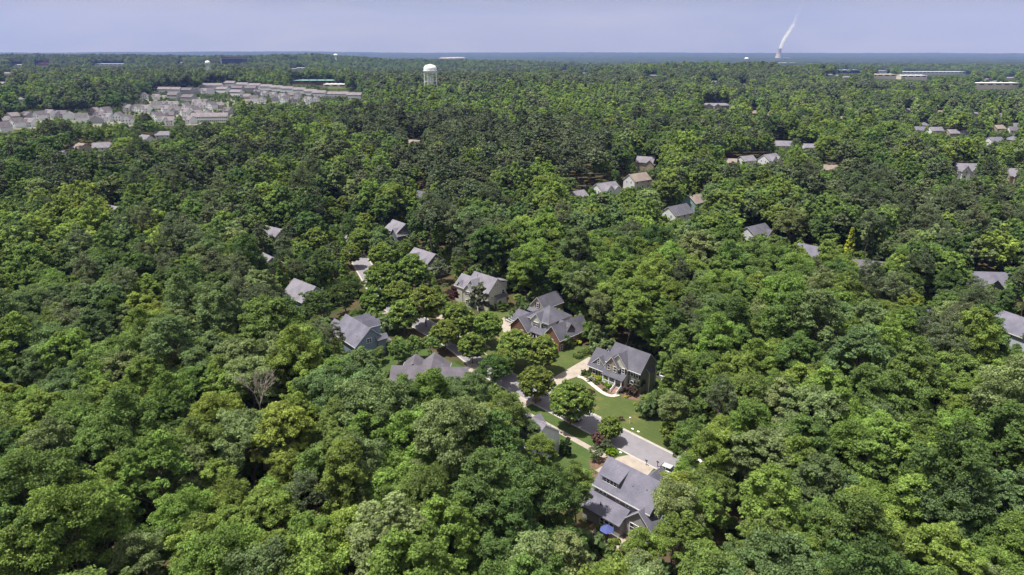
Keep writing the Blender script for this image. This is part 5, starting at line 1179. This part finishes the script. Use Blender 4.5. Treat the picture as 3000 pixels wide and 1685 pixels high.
for (x, y, z, s, d, k) in recs:
    q = PX(x, y, z+16*s); tn = tint_for(q[0], q[1], r2, x, y); pine = tn in PT
    if k < .5 and pine: tn, pine = 'mid green', False
    TR.append((x, y, z, s*(1.08 if pine else 1), d, str(tn), pine, q[0], q[1], 5.3*s*2000/q[2]))
# individuals: the ones that show largest
inframe = [i for i, t in enumerate(TR) if -20 < t[7] < 3020 and t[8] < 1700 and t[9] > 0]
def largest(pred, n): return sorted([i for i in inframe if pred(TR[i])], key=lambda i: -TR[i][9])[:n]
ind = largest(lambda t: not t[6], 298) + largest(lambda t: t[6], 90)
TW = {'olive pine': 'olive', 'dark pine': 'dark olive'}
groups = {}
for i in ind:
    t = TR[i]; j = min(range(len(LAND)), key=lambda j: (LAND[j][0]-t[7])**2+(LAND[j][1]-t[8])**2); lx, ly, ph = LAND[j]; dx, dy = t[7]-lx, t[8]-ly
    if abs(dx) > abs(dy)*1.2: rel = 'right of' if dx > 0 else 'left of'
    else: rel = 'below' if dy > 0 else 'above'
    groups.setdefault((TW.get(t[5], t[5]), 'pine' if t[6] else 'broadleaf tree', rel, ph), []).append((dx*dx+dy*dy, i))
for (tw, kd, rel, ph), L_ in groups.items():
    L_.sort()
    for n_, (_, i) in enumerate(L_):
        t = TR[i]; si = int(r2.integers(2 if t[6] else 6)); key = NEAR[(si, t[5])]
        lab = ('' if len(L_) == 1 else ('nearest ' if n_ == 0 else ordn[n_]+' nearest ')) + '%s %s %s %s' % (tw, kd, rel, ph)
        put_tree('pine_tree' if t[6] else 'broadleaf_tree', key, t[0], t[1], t[3], t[3]*float(r2.uniform(.88, 1.12)), label=lab, group='pines of the near wood' if t[6] else 'broadleaf trees of the near wood', z=t[2])
indset = set(ind); rest = [t for i, t in enumerate(TR) if i not in indset]
V = np.array([(t[0], t[1], t[2]) for t in rest], np.float32); idx = []; scl = []
for t in rest:
    lv = 0 if t[4] < 260 else (1 if t[4] < 800 else 2); si = int(r2.integers(2 if t[6] else 6)); idx.append(wood(lv, si, t[5])); q = float(r2.uniform(.88, 1.14)) if t[4] < 1500 else 1.0; scl.append((t[3], t[3], t[3]*q))
me = bpy.data.meshes.new('forest'); me.vertices.add(len(V)); me.vertices.foreach_set('co', V.ravel())
a = me.attributes.new('kind_index', 'INT', 'POINT'); a.data.foreach_set('value', np.array(idx, np.int32))
a = me.attributes.new('tree_scale', 'FLOAT_VECTOR', 'POINT'); a.data.foreach_set('vector', np.array(scl, np.float32).ravel())
a = me.attributes.new('turn', 'FLOAT_VECTOR', 'POINT'); a.data.foreach_set('vector', np.stack([np.zeros(len(V)), np.zeros(len(V)), r2.uniform(0, 6.28, len(V))], 1).astype(np.float32).ravel())
fo = tag(add('forest', me), kind='stuff')
ng = bpy.data.node_groups.new('woodland', 'GeometryNodeTree'); ng.interface.new_socket('Geometry', in_out='INPUT', socket_type='NodeSocketGeometry'); ng.interface.new_socket('Geometry', in_out='OUTPUT', socket_type='NodeSocketGeometry')
gi, go = ng.nodes.new('NodeGroupInput'), ng.nodes.new('NodeGroupOutput'); m2p = ng.nodes.new('GeometryNodeMeshToPoints'); iop = ng.nodes.new('GeometryNodeInstanceOnPoints'); co = ng.nodes.new('GeometryNodeCollectionInfo')
co.inputs['Collection'].default_value = WCOL; co.inputs['Separate Children'].default_value = True; co.inputs['Reset Children'].default_value = True; iop.inputs['Pick Instance'].default_value = True
def na(nm, ty):
    n = ng.nodes.new('GeometryNodeInputNamedAttribute'); n.data_type = ty; n.inputs['Name'].default_value = nm; return n
ng.links.new(gi.outputs[0], m2p.inputs[0]); ng.links.new(m2p.outputs[0], iop.inputs['Points']); ng.links.new(co.outputs[0], iop.inputs['Instance'])
ng.links.new(na('kind_index', 'INT').outputs[0], iop.inputs['Instance Index']); ng.links.new(na('tree_scale', 'FLOAT_VECTOR').outputs[0], iop.inputs['Scale']); ng.links.new(na('turn', 'FLOAT_VECTOR').outputs[0], iop.inputs['Rotation'])
ng.links.new(iop.outputs[0], go.inputs[0]); md = fo.modifiers.new('woodland', 'NODES'); md.node_group = ng

# undergrowth between the near trees
U = []
ux = rng.uniform(-330, 330, 9000); uy = rng.uniform(55, 420, 9000)
for x, y in zip(ux, uy):
    if abs(x) > y*.82+25: continue
    U.append((x, y))
U = np.array(U); kp = np.ones(len(U), bool)
for (cx, cy_, c, s, x0, x1, y0, y1) in CLEAR:
    dx, dy = U[:, 0]-cx, U[:, 1]-cy_; lx = dx*c+dy*s; ly = -dx*s+dy*c; kp &= ~((lx > x0) & (lx < x1) & (ly > y0) & (ly < y1))
U = U[kp]; ucol = bpy.data.collections.new('undergrowth kinds')
for i, tn in enumerate(['bright green', 'mid green', 'bluish green']):
    cs, (V, Q, tnn) = crown(700+i, 2.2, 1.6, 1.5, 14, 40, .5); ucol.objects.link(bpy.data.objects.new('undergrowth_plant.%03d' % i, mesh_np('undergrowth', V, Q, [LEAF[tn]], tnn)))
me = bpy.data.meshes.new('undergrowth'); me.vertices.add(len(U)); me.vertices.foreach_set('co', np.stack([U[:, 0], U[:, 1], terr(U[:, 0], U[:, 1])], 1).astype(np.float32).ravel())
sc_ = rng.uniform(.5, 1.5, len(U))
a = me.attributes.new('kind_index', 'INT', 'POINT'); a.data.foreach_set('value', rng.integers(0, 3, len(U)).astype(np.int32))
a = me.attributes.new('tree_scale', 'FLOAT_VECTOR', 'POINT'); a.data.foreach_set('vector', np.stack([sc_, sc_, sc_*rng.uniform(.7, 1.6, len(U))], 1).astype(np.float32).ravel())
a = me.attributes.new('turn', 'FLOAT_VECTOR', 'POINT'); a.data.foreach_set('vector', np.stack([sc_*0, sc_*0, sc_*9], 1).astype(np.float32).ravel())
uo = tag(add('undergrowth', me), kind='stuff'); ng2 = ng.copy()
for n in ng2.nodes:
    if n.type == 'COLLECTION_INFO' or n.bl_idname == 'GeometryNodeCollectionInfo': n.inputs['Collection'].default_value = ucol
uo.modifiers.new('undergrowth', 'NODES').node_group = ng2

# far woodland canopy, seen as one mass beyond four kilometres
NA, NR = 520, 190
rad = np.geomspace(4150, 21500, NR); ang = np.linspace(R(-48), R(48), NA); RR, AA = np.meshgrid(rad, ang, indexing='ij')
X = RR*np.sin(AA)+rng.normal(size=RR.shape)*3; Y = RR*np.cos(AA)+rng.normal(size=RR.shape)*8; ZZ = terr(X, Y); CB = [q for q in CLEAR if q[1] > 3900]; HOLE = sum([((abs(X-q[0]) < q[5]+25) & (abs(Y-q[1]) < 220)) for q in CB], np.zeros(X.shape, bool)); ZZ = ZZ + np.where(HOLE > 0, -13, 0)+13+rng.uniform(-5, 7, RR.shape)+3*np.sin(X/90)*np.sin(Y/210)
Q = (np.arange(NR-1)[:, None]*NA+np.arange(NA-1)[None]); Q = np.stack([Q, Q+NA, Q+NA+1, Q+1], -1).reshape(-1, 4)[:, ::-1]
m = bpy.data.materials.new('far canopy'); m.use_nodes = True; t = m.node_tree; b = t.nodes['Principled BSDF']; b.inputs['Roughness'].default_value = 1; b.inputs['Specular IOR Level'].default_value = 0
c = N(t, 'ShaderNodeNewGeometry'); n = N(t, 'ShaderNodeTexNoise', ins={'Scale': 0.006, 'Detail': 9.0, 'Roughness': .75}); r = N(t, 'ShaderNodeValToRGB'); e = r.color_ramp.elements
e[0].position = .38; e[0].color = (0.020, 0.030, 0.016, 1); e[1].position = .64; e[1].color = (0.050, 0.066, 0.026, 1)
L(t, c.outputs['Position'], n.inputs['Vector']); L(t, n.outputs[0], r.inputs[0]); L(t, r.outputs[0], b.inputs['Base Color'])
tag(add('far_woodland', mesh_np('far woodland', np.stack([X, Y, ZZ], -1).reshape(-1, 3), Q, [m])), kind='stuff')

# ================================================================== SMALL THINGS
def car(name, px, py, yaw, paint, label, suv=False):
    x, y = G(px, py, .4); r_ = empty(name, (x, y, .04), R(yaw), label, 'car')
    L2, W2, H1, H2 = 2.35, .92, .98 if suv else .86, 1.72 if suv else 1.45
    pr = [(-L2, .35), (L2, .35), (L2+.03, .62), (L2-.1, H1-.12), (1.25, H1), (-1.75 if suv else -1.6, H1+.03), (-L2+.05, H1-.02), (-L2-.02, .6)]
    b = MB(); n = len(pr); prof = [(-W2, 0), (-W2+.0, 1), (W2, 1), (W2, 0)]
    b.prism(pr, -W2, W2, 'y'); body = b.obj('body', paint, r_); bv = body.modifiers.new('bevel', 'BEVEL'); bv.width = .09; bv.segments = 2
    g = [(-2.15 if suv else -1.75, H1), (1.2, H1), (.45, H2-.06), (.25, H2), (-1.6 if suv else -1.0, H2), (-1.95 if suv else -1.3, H2-.08)]
    b = MB(); b.prism(g, -W2+.16, W2-.16, 'y'); c = b.obj('cabin_glass', GLASS, r_); bv = c.modifiers.new('bevel', 'BEVEL'); bv.width = .07; bv.segments = 2
    b = MB(); b.box(-1.7 if suv else -1.05, .3, -W2+.17, W2-.17, H2-.03, H2+.04)
    for sgn in (-1, 1):
        for xx in (-.75, ): b.box(xx-.06, xx+.06, sgn*(W2-.15)-.02, sgn*(W2-.15)+.02, H1, H2)
    b.obj('roof', paint, r_)
    for sx_ in (-1.45, 1.45):
        for sgn in (-1, 1):
            b = MB(); b.cyl((sx_, sgn*(W2-.1)-.11, .33), .33, .33, .22, 16, axis='y'); w_ = b.obj('wheel', DARKM, r_); b = MB(); b.cyl((sx_, sgn*(W2+.015)-.02, .33), .19, .19, .03, 12, axis='y'); b.obj('rim', METAL, w_)
    for sgn in (-1, 1):
        b = MB(); b.box(L2-.06, L2+.05, sgn*.62-.17, sgn*.62+.17, .6, .76); b.obj('headlight', mat('lamp glass', (.8, .8, .8), .1), r_)
        b = MB(); b.box(-L2-.05, -L2+.06, sgn*.66-.14, sgn*.66+.14, .66, .84); b.obj('taillight', mat('tail lamp', (.4, .02, .02), .2), r_)
        b = MB(); b.box(.75, .95, sgn*(W2+.02)-.02, sgn*(W2+.16)-.02*sgn, H1-.02, H1+.14); b.obj('mirror', paint, r_)
    return r_
SILV = mat('silver paint', (.62, .64, .68), .25, .6, metal=.3); BLU = mat('dark blue paint', (.03, .06, .13), .2, .6); WHT = mat('white paint', (.8, .8, .82), .3, .6)
car('parked_car', 1963, 1384, -38, SILV, 'silver estate car parked nose to the road beside the large grey house', True)
car('parked_car', 1680, 1221, -48, BLU, 'dark blue car parked at the kerb under the lone maple')
car('parked_car', 2024, 1350, -35, WHT, 'white car at the end of the road, mostly behind yellow green leaves', True)
car('parked_car', 1499, 942, -50, SILV, 'pale car on the turn-around left of the brick house')
prect(1950, 1364, 1976, 1392, 130)
def parasol(px, py):
    x, y = G(px, py, 2.3); r_ = empty('parasol', (x, y, .12), .3, 'blue six sided parasol open over the patio table', 'parasol')
    b = MB(); n = 6; Rr = 1.4; top = (0, 0, 2.75); P = [top] + [(Rr*math.cos(i*math.pi/3), Rr*math.sin(i*math.pi/3), 2.15) for i in range(6)] + [(0, 0, 2.70)] + [(Rr*math.cos(i*math.pi/3), Rr*math.sin(i*math.pi/3), 2.08) for i in range(6)]
    b.poly(P, [(0, 1+i, 1+(i+1) % 6) for i in range(6)] + [(7, 8+(i+1) % 6, 8+i) for i in range(6)] + [(1+i, 8+i, 8+(i+1) % 6, 1+(i+1) % 6) for i in range(6)])
    b.obj('canopy', mat('blue canvas', (.060, .080, .235), .8), r_)
    b = MB(); b.cyl((0, 0, 0), .03, .03, 2.85, 8); b.obj('pole', METAL, r_); b = MB(); b.cyl((0, 0, 0), .3, .25, .1, 12); b.obj('base', DARKM, r_)
    t_ = empty('patio_table', (x, y, .12), 0, 'round patio table under the blue parasol', 'table'); b = MB(); b.cyl((0, 0, .70), .6, .6, .04, 20); b.obj('table_top', mat('table wood', (.25, .12, .07), .6), t_)
    for i in range(4): a = i*math.pi/2+.4; b = MB(); b.tube((.35*math.cos(a), .35*math.sin(a), 0), (.42*math.cos(a), .42*math.sin(a), .7), .03, .03, 5); b.obj('leg', DARKM, t_)
    for i, w_ in enumerate(('left of', 'in front of', 'right of')):
        a = [3.3, 4.5, 5.7][i]; c_ = empty('patio_chair', (x+1.15*math.cos(a), y+1.15*math.sin(a), .12), a+math.pi/2, 'dark patio chair %s the table under the parasol' % w_, 'chair')
        b = MB(); b.box(-.24, .24, -.24, .24, .42, .47); b.obj('seat', DARKM, c_); b = MB(); b.box(-.24, .24, -.26, -.21, .47, .9); b.obj('backrest', DARKM, c_)
        for p_ in ((-.2, -.2), (.2, -.2), (-.2, .2), (.2, .2)): b = MB(); b.box(p_[0]-.02, p_[0]+.02, p_[1]-.02, p_[1]+.02, 0, .42); b.obj('leg', DARKM, c_)
parasol(1778, 1550)
protect([(1745,1530),(1810,1515),(1815,1560),(1760,1585),(1742,1560)], 118)
def mailbox(px, py, label):
    x, y = G(px, py); r_ = empty('mailbox', (x, y, .1), SY, label, 'mailbox'); b = MB(); b.box(-.05, .05, -.05, .05, 0, 1.05); b.obj('post', DARKM, r_)
    b = MB(); pf = [(-.11, 1.05), (.11, 1.05), (.11, 1.22)] + [(.11*math.cos(a), 1.22+.11*math.sin(a)) for a in np.linspace(.4, 2.7, 6)] + [(-.11, 1.22)]; b.prism(pf, -.27, .27, 'x'); b.obj('box', DARKM, r_)
mailbox(1893, 1364, 'black mailbox on a post in the grass island by the road'); mailbox(1926, 1368, 'black mailbox at the kerb beside the silver car')
x, y = G(1845, 1241); r_ = empty('lamp_post', (x, y, .1), 0, 'short white post with a white head on the front lawn', 'post'); b = MB(); b.cyl((0, 0, 0), .06, .06, 1.3, 8); b.obj('pole', TRIM, r_); b = MB(); b.box(-.2, .2, -.15, .15, 1.3, 1.6); b.obj('head', TRIM, r_)
for px, py, lb in ((1870, 1266, 'white flat lid in the grass, nearer the kerb'), (1853, 1258, 'small pale lid in the front lawn'), (1818, 1327, 'white flat lid beside the near driveway')):
    x, y = G(px, py); b = MB(); b.box(-.3, .3, -.2, .2, 0, .08); b.box(-.25, .25, -.15, .15, .08, .1); o = b.obj('utility_lid', TRIM); o.location = (x, y, .1); o.rotation_euler = (0, 0, SY); tag(o, lb, 'utility cover')

# ================================================================== HAZE
hb = MB(); hb.box(-22500, 22500, -22500, 22500, -90, 1150)
hm = bpy.data.materials.new('haze'); hm.use_nodes = True; t = hm.node_tree; t.nodes.clear()
pv = N(t, 'ShaderNodeVolumePrincipled'); pv.inputs['Color'].default_value = (0.20, 0.29, 0.82, 1); pv.inputs['Absorption Color'].default_value = (.6, .6, .6, 1); pv.inputs['Density'].default_value = 0.000052; pv.inputs['Anisotropy'].default_value = 0.0
po = N(t, 'ShaderNodeOutputMaterial'); L(t, pv.outputs[0], po.inputs['Volume'])
tag(hb.obj('haze', hm), kind='stuff')
